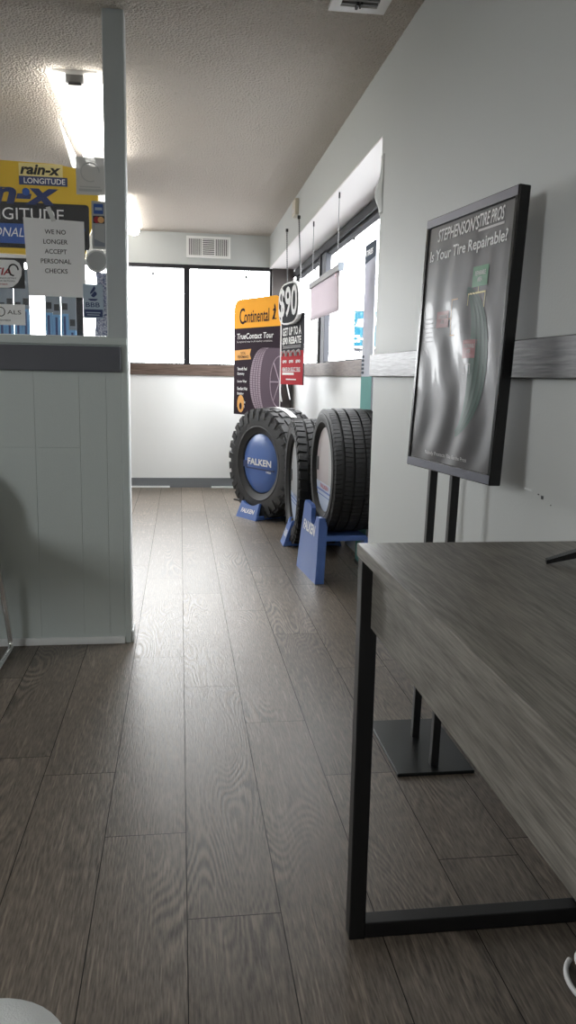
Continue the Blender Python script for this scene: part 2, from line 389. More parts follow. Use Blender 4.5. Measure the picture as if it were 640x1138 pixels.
# ------------------------------------------------------------------ floor
def make_floor():
    X0, W, LEN = .011, .190, 1.216
    phase = {-2: 2.082, -1: 1.768, 0: 1.457, 1: 1.150, 2: .795, 3: 1.600, 4: .45, 5: 1.2}
    bm = B(); uvl = bm.loops.layers.uv.new('UVMap'); pid = bm.faces.layers.float.new('pid')
    G = .0011
    k0 = int(math.floor((XL-X0)/W)); k1 = int(math.ceil((1.2-X0)/W))
    rnd = random.Random(3)
    for k in range(k0, k1):
        ph = phase.get(k, rnd.uniform(0, LEN)); j = int(math.floor((YN-ph)/LEN))
        while ph+j*LEN < YB+.1:
            xa, xb = max(X0+k*W+G, XL-.05), min(X0+(k+1)*W-G, 1.2); ya, yb = max(ph+j*LEN+G, YN-.05), min(ph+(j+1)*LEN-G, YB+.05)
            j += 1
            if yb <= ya or xb <= xa: continue
            r = rnd.random()
            vs = [bm.verts.new(p) for p in ((xa, ya, 0), (xb, ya, 0), (xb, yb, 0), (xa, yb, 0))]
            f = bm.faces.new(vs); f[pid] = r
            for l in f.loops: l[uvl].uv = (l.vert.co.x, l.vert.co.y)
    o = struct(obj('floor', bm, M['floor']), 'grey brown wood plank floor')
    struct(bobj('floor_underlay', [(XL-.1, YN-.1, -.08, 1.25, YB+.15, -.0012)], M['gap'], o))
make_floor()
struct(bobj('ceiling', [(XL-.1, YN-.1, CZ, 1.25, YB+.15, CZ+.1)], M['ceil']), 'cream popcorn textured ceiling')

# ------------------------------------------------------------------ walls
wr = struct(bobj('wall_right', [(XR, YN-.1, 0, 1.25, 3.445, CZ), (XR, 3.445, 2.073, 1.14, YB, CZ)], M['paint']), 'pale grey green painted wall on the right')
struct(bobj('soffit', [(XR+.002, 3.447, 2.066, XW+.04, YB-.002, 2.073)], M['soffit'], wr))
rl = struct(bobj('wall_recess', [(XW, 3.445, 0, 1.14, YB, 1.085)], M['white_wall']), 'white wall below the right hand windows')
struct(bobj('trim_1', [(XW-.022, 3.45, 1.085, 1.145, YB-.03, 1.182)], M['brown'], bev=.003), 'brown wooden sill rail under the side window')
struct(bobj('trim_2', [(XR-.022, YN, 1.085, XR, 3.445, 1.178)], M['darkrail'], bev=.003), 'dark stained chair rail on the right wall')
wb = struct(bobj('wall_back', [(XL, YB, 0, 1.14, YB+.12, 1.075), (XL, YB, 2.06, 1.14, YB+.12, CZ)], M['white_wall']), 'back wall with window band')
bobj('upper_wall', [(XL, YB-.004, 2.075, 1.10, YB, CZ)], M['paint'], wb)
struct(bobj('trim_3', [(XL, YB-.025, 1.068, XW, YB+.1, 1.168)], M['brown'], bev=.003), 'brown wooden sill rail under the back windows')
struct(bobj('trim_4', [(.862, YB-.05, 0, 1.062, YB+.02, 2.075)], M['column'], bev=.003), 'dark brown corner post beside back window')
bb = struct(bobj('baseboard_back', [(XL, YB-.012, 0, XW, YB, .092)], M['base_grey']), 'grey rubber baseboard on back wall')
bobj('shoe_strip', [(-.47, YB-.03, 0, -.10, YB-.012, .016), (.30, YB-.05, 0, .52, YB-.012, .012)], M['white_trim'], bb)
struct(bobj('baseboard_right', [(XR-.010, YN, 0, XR, 3.445, .09)], M['base_grey']))
struct(bobj('wall_left', [(XL-.12, YN, 0, XL, -.4, CZ), (XL-.12, .7, 0, XL, YB, CZ), (XL-.12, -.4, 0, XL, .7, .95), (XL-.12, -.4, 2.2, XL, .7, CZ)], M['paint']))
struct(bobj('wall_near', [(XL, YN-.12, 0, 1.2, YN, CZ)], M['paint']))
# small scuffs and old screw holes on the right wall
bobj('scuff_mark', [(XR-.0012, 1.50, .812, XR, 1.512, .820), (XR-.0015, 1.80, .818, XR, 1.845, .822)], M['white_trim'], wr)
bobj('screw_hole', [(XR-.0012, 1.742, .808, XR, 1.752, .816), (XR-.0012, 1.765, .815, XR, 1.770, .818), (XR-.0012, 1.70, .800, XR, 1.703, .802)], M['black_ink'], wr)

# back windows
def window_back():
    bm = B()
    box(bm, XL, YB-.005, 2.045, .862, YB+.06, 2.078)
    box(bm, XL, YB+.0, 1.168, .862, YB+.06, 1.180)
    for x in (-2.93, -1.93, -.93, .067): box(bm, x-.029, YB-.005, 1.168, x+.029, YB+.06, 2.05)
    box(bm, .84, YB, 1.168, .865, YB+.06, 2.05)
    w = struct(obj('window_1', bm, M['bronze']), 'back window band with dark frame')
    xs = [XL, -2.93, -1.93, -.93, .067, .85]
    for a, b in zip(xs[:-1], xs[1:]):
        if b-a > .1: bobj('pane', [(a+.029, YB+.028, 1.18, b-.029, YB+.034, 2.045)], M['glass'], w)
window_back()
def window_side():
    bm = B()
    box(bm, XW-.03, 3.45, 2.012, XW+.05, YB-.05, 2.030)          # head track, two rails
    box(bm, XW-.03, 3.45, 1.985, XW-.016, YB-.05, 2.012)
    box(bm, XW+.0, 3.45, 1.972, XW+.05, YB-.05, 2.012)
    box(bm, XW, 3.45, 1.182, XW+.05, YB-.05, 1.192)
    box(bm, XW, YB-.12, 1.182, XW+.05, YB-.05, 2.012)
    w = struct(obj('window_2', bm, M['bronze_matt']), 'side window band with dark head track')
    bobj('window_stile', [(XW-.022, 6.20, 1.182, XW+.05, 6.27, 1.985)], M['bronze_matt'], w)
    bobj('window_mullion', [(XW-.012, 6.02, 1.182, XW+.03, 6.20, 1.985)], M['mullion_grey'], w, bev=.004)
    bobj('pane', [(XW+.024, 3.46, 1.19, XW+.030, 6.03, 1.975)], M['glass'], w)
    bobj('pane', [(XW+.024, 6.25, 1.19, XW+.030, YB-.07, 1.975)], M['glass'], w)
    bobj('head_board', [(XW, 3.45, 2.03, 1.14, YB, 2.066)], M['bronze_matt'], w)
window_side()
def added_left_window():  # unseen window, added to bring side light into the front room
    bm = B()
    for z0, z1 in ((.95, 1.01), (2.14, 2.2)): box(bm, XL-.09, -.4, z0, XL-.03, .7, z1)
    for y in (-.4, .12, .64): box(bm, XL-.09, y, 1.01, XL-.03, y+.06, 2.14)
    w = struct(obj('added_window', bm, M['bronze']))
    bobj('pane', [(XL-.062, -.34, 1.01, XL-.056, .12, 2.14)], M['glass'], w); bobj('pane', [(XL-.062, .18, 1.01, XL-.056, .64, 2.14)], M['glass'], w)
added_left_window()
# loose corner of wall covering at the edge of the recess
def flap():
    bm = B(); rows = []
    for i in range(13):
        t = i/12; z = 1.99-t*.235
        bulge = .036*math.exp(-((t-.62)/.20)**2)
        rows.append([bm.verts.new((XR-.0015-.010*math.exp(-((t-.62)/.25)**2)*(j/4), 3.40+j/4*(.048+bulge*1.6), z)) for j in range(5)])
    for a, b in zip(rows[:-1], rows[1:]):
        for j in range(4): bm.faces.new((a[j], a[j+1], b[j+1], b[j]))
    o = obj('loose_covering', bm, M['paint'], wr, smooth=True)
    md = o.modifiers.new('thickness', 'SOLIDIFY'); md.thickness = .002
flap()

# partition: half wall, post, sill, rail, glass
def partition():
    bm = B()
    edges = [XL+.0, -2.55, -2.10, -1.66, -1.22, -.80, -.55, -.382, -.281, -.2225]
    for a, b in zip(edges[:-1], edges[1:]):
        box(bm, a+.0005, YP, .0, b-.0005, YP+.02, .791); box(bm, a+.0005, YP, .7925 if b < -.35 else .791, b-.0005, YP+.02, 1.205)
    box(bm, XL, YP+.004, 0, -.2, YP+.10, 1.205)
    w = struct(obj('wall_partition', bm, M['paint_panel']), 'grey green grooved panel half wall on the left')
    bobj('corner_bead', [(-.2225, YP-.004, 0, -.198, YP+.104, 1.209)], M['paint_panel'], w, bev=.003)
    bobj('lit_end_face', [(-.1985, YP+.006, 0, -.1955, YP+.100, CZ)], M['white_trim'], w)  # window light on the partition end is put into this whiter colour
    struct(bobj('trim_5', [(-.270, YP-.002, 1.205, -.198, YP+.10, CZ)], M['post'], bev=.003), 'blue grey corner post of the partition')
    struct(bobj('trim_6', [(XL, YP-.022, 1.082, -.2225, YP, 1.177)], M['slate'], bev=.004), 'dark slate chair rail on the half wall')
    struct(bobj('trim_7', [(XL, YP-.012, 1.182, -.2, YP+.06, 1.212)], M['paint_panel'], bev=.003), 'grey sill under the partition glass')
    struct(bobj('baseboard_left', [(XL, YP-.014, 0, -.2225, YP, .030), (-.198, YP-.0, 0, -.188, YP+.104, .05)], M['white_trim'], bev=.004), 'white shoe moulding along the half wall')
    g = struct(bobj('window_4', [(XL, YP+.024, 1.212, -.270, YP+.030, CZ)], M['glass']), 'office window above the half wall')
    bobj('glazing_bead', [(-.2735, YP+.01, 1.212, -.2695, YP+.034, CZ), (XL, YP+.01, 1.209, -.27, YP+.034, 1.216)], M['white_trim'], g)
partition()

# ------------------------------------------------------------------ stickers and paper on the partition glass
GY = YP+.0235
def glass_item(name, label, cat, cx, cz, group=None): return thing(name, label, cat, (cx, GY, cz), 0, group)
def stickers():
    t = glass_item('paper_notice', 'white paper notice about personal checks taped on the office window', 'notice', -.459, 1.497)
    poly(t, 'sheet', [(-.112, .142), (.107, .135), (.109, -.140), (-.100, -.138)], -.001, 0, M['paper'])
    for i, (s, w) in enumerate((('WE NO', .076), ('LONGER', .088), ('ACCEPT', .080), ('PERSONAL', .110), ('CHECKS', .082))):
        txt(t, 'lettering', s, .002, .094-i*.035, w, .0165, -.0016, M['black_ink'], bold=.008)
    poly(t, 'tape', [(-.030, .180), (-.014, .184), (.006, .134), (-.010, .130)], -.0017, -.0012, M['sticker_grey'])
    t = glass_item('film_sticker', 'square grey sticker with a faint ring at the top right of the office window', 'sticker', -.326, 1.794)
    poly(t, 'film', rect(-.051, -.066, .051, .066), -.001, 0, M['sticker_grey'])
    bm = B(); n = 40
    for r0, r1 in ((.031, .035),):
        for k in range(n-7):
            a, b = 2*PI*k/n, 2*PI*(k+1)/n
            prism(bm, [(r0*math.cos(a), .014+r0*math.sin(a)), (r1*math.cos(a), .014+r1*math.sin(a)), (r1*math.cos(b), .014+r1*math.sin(b)), (r0*math.cos(b), .014+r0*math.sin(b))], -.0016, -.001)
    prism(bm, rect(-.038, -.040, .036, -.036), -.0016, -.001); prism(bm, rect(-.042, -.054, .042, -.045), -.0016, -.001)
    obj('ring_print', bm, M['sticker_silver'], t)
    t = glass_item('card_sticker', 'tall strip of payment card logos on the office window beside the post', 'sticker', -.297, 1.622)
    poly(t, 'backing', rect(-.0265, -.0855, .0265, .0855), -.001, 0, M['sticker_silver'])
    poly(t, 'blue_logo', rpoly(-.019, .040, .016, .076, .003), -.0016, -.001, M['royal'])
    poly(t, 'logo_stripe', rect(-.014, .053, .012, .063), -.002, -.0016, M['sticker_blue'])
    poly(t, 'dark_logo', rpoly(-.022, .006, .020, .033, .003), -.0016, -.001, M['charcoal'])
    poly(t, 'red_disc', circ(-.008, .019, .0115), -.0020, -.0016, M['red_ink']); poly(t, 'orange_disc', circ(.007, .019, .0115), -.0023, -.0020, M['pale_orange'])
    poly(t, 'silver_logo', rpoly(-.020, -.076, .020, .002, .002), -.0016, -.001, M['card_grey'])
    poly(t, 'silver_logo_overlay', [(-.018, -.050), (.019, -.064), (.019, .001), (-.018, .001)], -.0020, -.0016, M['sticker_silver'])
    t = glass_item('round_sticker', 'round white disc with grey rim on the office window', 'sticker', -.307, 1.492)
    bm = B(); lathe(bm, [(.0001, -.006), (.034, -.006), (.036, -.009), (.040, -.009), (.041, -.006), (.041, 0), (.0001, 0)], 40, closed=False); obj('rim', bm, M['white_trim'], t, smooth=35)
    poly(t, 'face', circ(0, 0, .0335), -.0066, -.006, M['sticker_silver'])
    t = glass_item('window_sticker', 'pale blue sticker with torch emblem and BBB lettering on the office window', 'sticker', -.324, 1.345)
    poly(t, 'backing', rpoly(-.037, -.063, .037, .063, .003), -.0012, -.0002, M['sticker_blue'])
    bm = B()
    prism(bm, [(-.014, .030), (.004, .054), (.009, .046), (.004, .038), (.014, .028), (.016, .020), (.004, .030), (-.004, .040)][::-1], -.0018, -.0012)
    obj('torch_emblem', polybm([[(-.012, .026), (-.010, .034), (.004, .056), (.009, .049), (.006, .041), (-.004, .030)], [(-.006, .018), (-.008, .022), (.006, .038), (.014, .030), (.013, .024), (.002, .014)], [(-.018, .006), (-.010, .002), (.008, .002), (.016, .006), (.016, .009), (-.018, .009)]], -.0018, -.0012), M['navy'], t)
    bm.free()
    txt(t, 'lettering', 'BBB', -.002, -.013, .052, .017, -.0018, M['navy'], bold=.01)
    poly(t, 'blue_panel', rect(-.034, -.058, .034, -.030), -.0018, -.0012, M['navy'])
    polys(t, 'panel_print', [rect(-.028, -.044, .026, -.040), rect(-.024, -.052, .022, -.049)], -.0022, -.0018, M['sticker_blue'])
    t = glass_item('association_sticker', 'rounded white sticker with TIA lettering at left of the office window', 'sticker', -.652, 1.435)
    poly(t, 'dark_backing', rect(-.08, -.052, .080, .050), -.0008, 0, M['charcoal'])
    pts = [(-.08, .050), (.045, .050), (.062, .040), (.070, .020), (.068, -.005), (.055, -.030), (.035, -.047), (.015, -.051), (-.08, -.052)]
    poly(t, 'badge', pts[::-1], -.0014, -.0008, M['paper'])
    txt(t, 'lettering', 'TIA', .002, .008, .062, .026, -.002, M['red_ink'], bold=.02, shear=.2)
    bm = B(); tube(bm, [(.040+.017*math.cos(a), -.002, .014+.020*math.sin(a)) for a in [k*.3 for k in range(17)]], .0028, 6); obj('swirl', bm, M['black_ink'], t)
    txt(t, 'small_lettering', 'TIRE INDUSTRY', .005, -.016, .090, .006, -.002, M['black_ink']); txt(t, 'small_lettering', 'ASSOCIATION', .003, -.026, .080, .006, -.002, M['black_ink']); txt(t, 'small_lettering', 'MEMBER', -.002, -.038, .04, .006, -.002, M['red_ink'])
    t = glass_item('shoals_sticker', 'white rectangular sticker reading SHOALS at lower left of the office window', 'sticker', -.657, 1.287)
    poly(t, 'backing', rect(-.0815, -.038, .0815, .038), -.001, 0, M['paper'])
    txt(t, 'lettering', 'SH', -.044, .009, .040, .017, -.0016, M['black_ink']); txt(t, 'lettering', 'ALS', .042, .009, .050, .015, -.0016, M['black_ink'])
    bm = B(); tube(bm, [(.0-.006+.014*math.cos(2*PI*k/24), -.0016, .010+.016*math.sin(2*PI*k/24)) for k in range(24)], .0016, 6, closed=True); obj('ring_letter', bm, M['black_ink'], t)
    txt(t, 'small_lettering', 'CHAMBER', .004, -.021, .05, .006, -.0016, M['black_ink'])
    t = glass_item('privacy_film', 'narrow mottled white and blue film strip beside the post on the office window', 'window film', -.292, 1.335)
    poly(t, 'film', [(-.030, -.118), (.018, -.118), (.020, .115), (-.022, .120), (-.018, .06)], .0080, .0086, M['foil'])
def polybm(plist, y0, y1):
    bm = B()
    for p in plist: prism(bm, p, y0, y1)
    return bm
stickers()

# ------------------------------------------------------------------ wiper display rack behind the glass
def rack():
    t = thing('wiper_display_rack', 'yellow and navy wiper blade display rack behind the office window', 'display rack', (-.764, 3.96, 0), 0)
    H0 = 1.596
    top = [(-.39, 1.62), (.330, 1.60), (.350, 1.70), (.392, 1.80), (.392, 1.90), (.365, 1.985), (.20, 2.008), (-.39, 2.022)]
    hd = poly(t, 'header_panel', top, -.012, .012, M['yellow'])
    hx = .764
    def P(x): return x+hx
    poly(hd, 'logo_strip', rect(P(-.718), 1.950, P(-.525), 2.006), -.0135, -.012, M['pale_yellow'])
    txt(hd, 'lettering', 'rain-x', P(-.623), 1.979, .178, .044, -.0142, M['black_ink'], bold=.035, shear=.22)
    poly(hd, 'name_strip', rect(P(-.718), 1.912, P(-.505), 1.950), -.0137, -.012, M['navy'])
    txt(hd, 'lettering', 'LONGITUDE', P(-.606), 1.931, .182, .024, -.0145, M['white_ink'], bold=.012)
    txt(hd, 'big_lettering', 'rain-x', P(-.79), 1.875, .49, .098, -.0136, M['navy'], bold=.04, shear=.2)
    bm = B(); bmesh.ops.create_uvsphere(bm, u_segments=20, v_segments=12, radius=.017)
    bmesh.ops.scale(bm, vec=(1, .25, 1), verts=bm.verts[:]); obj('globe_print', bm, M['royal'], hd, smooth=True, loc=(P(-.69), -.014, 1.882))
    poly(hd, 'dark_panel', rpoly(P(-1.14), 1.635, P(-.412), 1.836, .015), -.0134, -.012, M['charcoal'])
    poly(hd, 'blue_band', [(P(-1.14), 1.655), (P(-.60), 1.655), (P(-.46), 1.672), (P(-.428), 1.73), (P(-.60), 1.742), (P(-1.14), 1.742)], -.0139, -.0134, M['royal'])
    txt(hd, 'lettering', 'LONGITUDE', P(-.742), 1.785, .435, .052, -.0145, M['white_ink'])
    txt(hd, 'lettering', 'PROFESSIONAL', P(-.875), 1.704, .34, .040, -.0147, M['white_ink'], shear=.25)
    for x in (-.36, .30): bobj('upright', [(x-.012, .02, 0, x+.012, .045, 1.99)], M['black_metal'], t)
    bobj('base', [(-.40, -.16, 0, .36, .16, .03)], M['black_metal'], t, bev=.004)
    bobj('hook_bar', [(-.36, .005, 1.53, .30, .02, 1.545)], M['black_metal'], t); bobj('hook_bar', [(-.36, .005, .95, .30, .02, .965)], M['black_metal'], t)
    # hanging packages
    first = None
    xs = [-1.03, -.994, -.958, -.922, -.886, -.850, -.814, -.778, -.742, -.706, -.604, -.568, -.532, -.496]
    for i, x in enumerate(xs):
        h = thing('wiper_blade_package', 'slim blue wiper blade package hanging on the yellow display rack', 'package', (x, 3.955, 1.0), 0, 'wiper blade packages on the rack') if not first else None
        if first is None:
            first = h
            bobj('header_card', [(-.0176, -.004, .352, .0176, .002, .53)], M['card_grey'], h)
            bobj('card_window', [(-.012, -.0046, .37, .012, -.004, .40)], M['charcoal'], h)
            bobj('blister', [(-.0176, -.012, -.12, .0176, .002, .352)], M['sky_blue'], h, bev=.003)
            bobj('blade', [(-.006, -.0135, -.10, .004, -.012, .34)], M['navy'], h)
        else:
            r = first.copy(); C.objects.link(r); r.location = (x, 3.955+random.uniform(-.01, .004)-.012*(i % 2), 1.0+random.uniform(-.012, .012)-(.07 if i > 12 else 0))
            for ch in first.children:
                c = ch.copy(); C.objects.link(c); c.parent = r
rack()

# ------------------------------------------------------------------ ceiling fixtures
def fixture():
    t = thing('fluorescent_light', 'lit fluorescent ceiling fixture behind the office window with its open near end', 'ceiling light', (-.445, 3.80, CZ))
    W, Ln, D = .110, 1.37, .072
    bobj('housing', [(-.095, 0, -.018, .095, Ln, 0)], M['steel_white'], t)
    bm = B()
    for s in (-1, 1):
        pts = [(s*.040, -.018), (s*.100, -.010), (s*.112, -.030), (s*.095, -.060), (s*.060, -.072), (s*.040, -.066)]
        prism(bm, pts, -.004, Ln-.01)
    obj('tube_diffuser', bm, M['lamp_bright'], t, smooth=50)
    bobj('channel_diffuser', [(-.040, .02, -.064, .040, Ln-.01, -.050)], M['lamp_mid'], t)
    bobj('end_socket', [(-.052, .000, -.052, .052, .019, -.012)], M['socket'], t, bev=.006)
    bobj('socket_slot', [(-.028, -.002, -.058, .028, .010, -.052)], M['black_ink'], t)
    lp = B(); box(lp, -.004, 0, -.25, .0, .70, .0)
    ln = obj('loose_lens', lp, M['lens'], t, loc=(-.150, .60, -.035), rot=(0, math.radians(-15), 0))
    s = t.copy(); C.objects.link(s); s.location = (-.462, 6.22, CZ); s['label'] = 'second fluorescent ceiling fixture near the back wall beyond the corner post'
    for ch in t.children:
        if ch.name.startswith('loose_lens'): continue
        c = ch.copy(); C.objects.link(c); c.parent = s
    for x, y, lb in ((.22, -1.45, 'unseen third fluorescent ceiling fixture added to light the front room above the desk end'), (-1.95, -2.2, 'unseen fourth fluorescent ceiling fixture added to light the near end of the front room')):  # two unseen fixtures added to brighten the front of the room
        s2 = t.copy(); C.objects.link(s2); s2.location = (x, y, CZ); s2['label'] = lb
        for ch in t.children:
            if ch.name.startswith('loose_lens'): continue
            c = ch.copy(); C.objects.link(c); c.parent = s2
fixture()
def vents():
    t = thing('wall_vent', 'white wall vent with three louver banks above the back window', 'vent', (.2665, YB-.004, 2.237))
    bm = B(); w, h = .2035, .096
    for b in ((-w, -.014, -h, w, 0, -h+.022), (-w, -.014, h-.022, w, 0, h), (-w, -.014, -h+.022, -w+.024, 0, h-.022), (w-.024, -.014, -h+.022, w, 0, h-.022), (-.066, -.012, -h+.022, -.054, 0, h-.022), (.054, -.012, -h+.022, .066, 0, h-.022)): box(bm, *b)
    obj('frame', bm, M['steel_white'], t)
    bobj('duct_back', [(-w+.01, -.003, -h+.01, w-.01, -.001, h-.01)], M['vent_dark'], t)
    bm = B()
    for x0 in (-.178, .068):
        for k in range(7): x = x0+.008+k*.0155; box(bm, x, -.010, -h+.02, x+.006, -.003, h-.02)
    for k in range(9): z = -h+.026+k*.0165; box(bm, -.054, -.010, z, .054, -.003, z+.006)
    obj('louvers', bm, M['steel_white'], t)
    t = thing('ceiling_vent', 'white framed ceiling register at the top edge above the right wall', 'vent', (.62, 2.86, CZ))
    bm = B()
    for b in ((-.10, -.16, -.012, -.065, .16, 0), (.065, -.16, -.012, .10, .16, 0), (-.065, .118, -.012, .065, .16, 0), (-.065, -.16, -.012, .065, -.118, 0)): box(bm, *b)
    obj('frame', bm, M['steel_white'], t)
    bobj('duct_back', [(-.066, -.12, -.003, .066, .12, -.001)], M['vent_dark'], t)
    bm = B()
    for k in range(8): y = -.11+k*.03; box(bm, -.066, y, -.009, .066, y+.012, -.003)
    obj('louvers', bm, M['socket'], t)
    bobj('damper_lever', [(-.012, .085, -.020, -.004, .12, -.008), (.002, .085, -.016, .008, .12, -.008)], M['black_ink'], t)
vents()

# ------------------------------------------------------------------ poster stand
def poster_wave(x, z):
    e = max(0., 1-((x/.235)**4))*max(0., 1-((z/.345)**6))
    low = .5-.5*max(-1, min(1, z/.22))
    return .5*e*(.0011*math.sin(x*34+z*5)+.0006*math.sin(x*71-z*9+1)+low*(.0065*math.sin(x*42+3*math.sin(z*9))+.003*math.sin(z*26+x*20))+.0010*math.sin(z*13+x*9))
def poster_stand():
    root = thing('poster_stand', 'black floor stand holding a framed tire repair poster beside the desk', 'poster stand', (.70, 2.12, 0))
    bobj('base_plate', [(-.112, -.140, 0, .108, .205, .010)], M['plate'], root, bev=.002)
    lean = math.radians(2.54)
    for y in (-.095, .088):
        bm = B(); box(bm, -.011, -.0115, .0, .011, .0115, .92, bev=.002)
        obj('pole', bm, M['black_metal'], root, loc=(.004, y, .009), rot=(0, math.radians(1.2), 0))
    yaw = .1434
    fr = bpy.data.objects.new('picture_frame', None)
    bm = B(); w, h, d = .2388, .3443, .030
    bw = .0165
    for b in ((-w, 0, -h, -w+bw, d, h), (w-bw, 0, -h, w, d, h), (-w+bw, 0, -h, w-bw, d, -h+.027), (-w+bw, 0, h-.027, w-bw, d, h)): box(bm, *b, bev=.003)
    o = obj('picture_frame', bm, M['black_gloss'], root)
    o.rotation_mode = 'XYZ'
    mw = Matrix.Translation((.7115-.70, 2.0475-2.12, 1.1745)) @ Matrix.Rotation(-(PI/2-yaw), 4, 'Z') @ Matrix.Rotation(-lean, 4, 'X')
    o.matrix_local = mw
    bobj('sheen_strip', [(-w+.004, -.0012, h-.024, w-.004, .001, h-.003)], M['frame_sheen'], o); bobj('sheen_strip', [(-w+.004, -.0012, -h+.003, w-.004, .001, -h+.024)], M['frame_sheen'], o)  # paler strips carry the painted reflection on top and bottom bars
    bobj('back_board', [(-w+.01, d-.003, -h+.01, w-.01, d-.001, h-.01)], M['black_metal'], o)
    bmp = B(); nx, nz = 70, 90; g = []
    pw, ph = w-.010, h-.018
    for j in range(nz+1):
        row = []
        for i in range(nx+1):
            x = -pw+2*pw*i/nx; z = -ph+2*ph*j/nz; row.append(bmp.verts.new((x, (.004-poster_wave(x, z)), z)))
        g.append(row)
    for j in range(nz):
        for i in range(nx): bmp.faces.new((g[j][i], g[j][i+1], g[j+1][i+1], g[j+1][i]))
    ps = obj('poster', bmp, M['poster'], root, smooth=180); ps.matrix_local = mw
    def lay(name, bm, m, off):
        bmesh.ops.triangulate(bm, faces=bm.faces[:])
        for _ in range(2):
            lg = [e for e in bm.edges if e.calc_length() > .014]
            if lg: bmesh.ops.subdivide_edges(bm, edges=lg, cuts=1, use_grid_fill=False); bmesh.ops.triangulate(bm, faces=bm.faces[:])
        for v in bm.verts: v.co.x *= .955; v.co.z *= .955; v.co.y = .004-poster_wave(v.co.x, v.co.z)-off
        return obj(name, bm, m, ps, smooth=180)
    def flat(plist):
        bm = B()
        for p in plist: bm.faces.new([bm.verts.new((x, 0, z)) for x, z in p])
        return bm
    # printed tyre: crescent of green tread with a dark body to its left
    cx, cz = -.02, -.055
    out = []
    for k in range(41):
        a = PI*.47-k/40*PI*.94; out.append((cx+.040+.150*math.cos(a), cz+.20*math.sin(a)))
    inn = [(cx+.045+.055*math.cos(PI*.47-k/40*PI*.94), cz+.18*math.sin(PI*.47-k/40*PI*.94)) for k in range(41)]
    bm = B()
    vo = [bm.verts.new((x, 0, z)) for x, z in out]; vi = [bm.verts.new((x, 0, z)) for x, z in inn]
    for k in range(40): bm.faces.new((vi[k], vi[k+1], vo[k+1], vo[k]))
    lay('tyre_print', bm, M['green_tint'], .0008)
    for f0, f1 in ((.30, .36), (.55, .61), (.80, .85)):
        bm = B()
        a = [bm.verts.new((i[0]+(o_[0]-i[0])*f0, 0, i[1]+(o_[1]-i[1])*f0)) for i, o_ in zip(inn, out)]
        b = [bm.verts.new((i[0]+(o_[0]-i[0])*f1, 0, i[1]+(o_[1]-i[1])*f1)) for i, o_ in zip(inn, out)]
        for k in range(40): bm.faces.new((a[k], a[k+1], b[k+1], b[k]))
        lay('tread_groove_print', bm, M['green_dark'], .0012)
    K = 1.
    lay('title_lettering', txt_bm("STEPHENSON'S", -.055, .305, .235, .036, 0, .018, .18), M['white_ink'], .001)
    lay('title_lettering', txt_bm("TIRE PROS", .125, .308, .125, .034, 0, .018, .25), M['white_ink'], .001)
    lay('title_underline', flat([rect(.062, .280, .190, .286)]), M['offwhite'], .001)
    lay('question_lettering', txt_bm("Is Your Tire Repairable?", .000, .247, .425, .040, 0, .018), M['white_ink'], .001)
    lay('green_label', flat([rect(.055, .140, .135, .192)]), M['green_box'], .001)
    lay('label_lettering', txt_bm("REPAIRABLE\nAREA", .095, .166, .055, .028, 0, .01), M['white_ink'], .0016)
    lay('red_label', flat([rect(-.135, .045, -.065, .090)]), M['red_box'], .001)
    lay('label_lettering', txt_bm("UNREPAIRABLE\nAREA", -.100, .068, .055, .024, 0, .01), M['offwhite'], .0016)
    lay('red_label', flat([rect(.040, -.043, .110, .005)]), M['red_box'], .001)
    lay('label_lettering', txt_bm("UNREPAIRABLE\nAREA", .075, -.018, .055, .024, 0, .01), M['offwhite'], .0016)
    ln = .0022
    lay('bracket_print', flat([rect(.040, .122, .130, .122+2*ln), rect(.040, .095, .040+ln, .122), rect(.128, .085, .128+ln, .122), rect(.090, .122, .090+ln, .140)]), M['pale_yellow'], .001)
    lay('bracket_print', flat([rect(-.050, .020, -.050+ln, .118), rect(-.050, .116, -.015, .116+ln), rect(-.050, .020, -.025, .020+ln), rect(-.065, .066, -.050, .066+ln)]), M['pale_orange'], .001)
    lay('bracket_print', flat([rect(.052, -.060, .090, -.060+ln), rect(.052, -.085, .052+ln, -.060), rect(.088, -.085, .088+ln, -.060)]), M['offwhite'], .001)
    lay('paragraph_print', flat([rect(-.215, .072-k*.013, -.165+.004*(k % 3), .074-k*.013) for k in range(6)]), M['tyre_print_dk'], .001)
    lay('slogan_lettering', txt_bm("Nobody Protects You like the Pros", -.01, -.312, .25, .014, 0, .004), M['offwhite'], .001)
poster_stand()

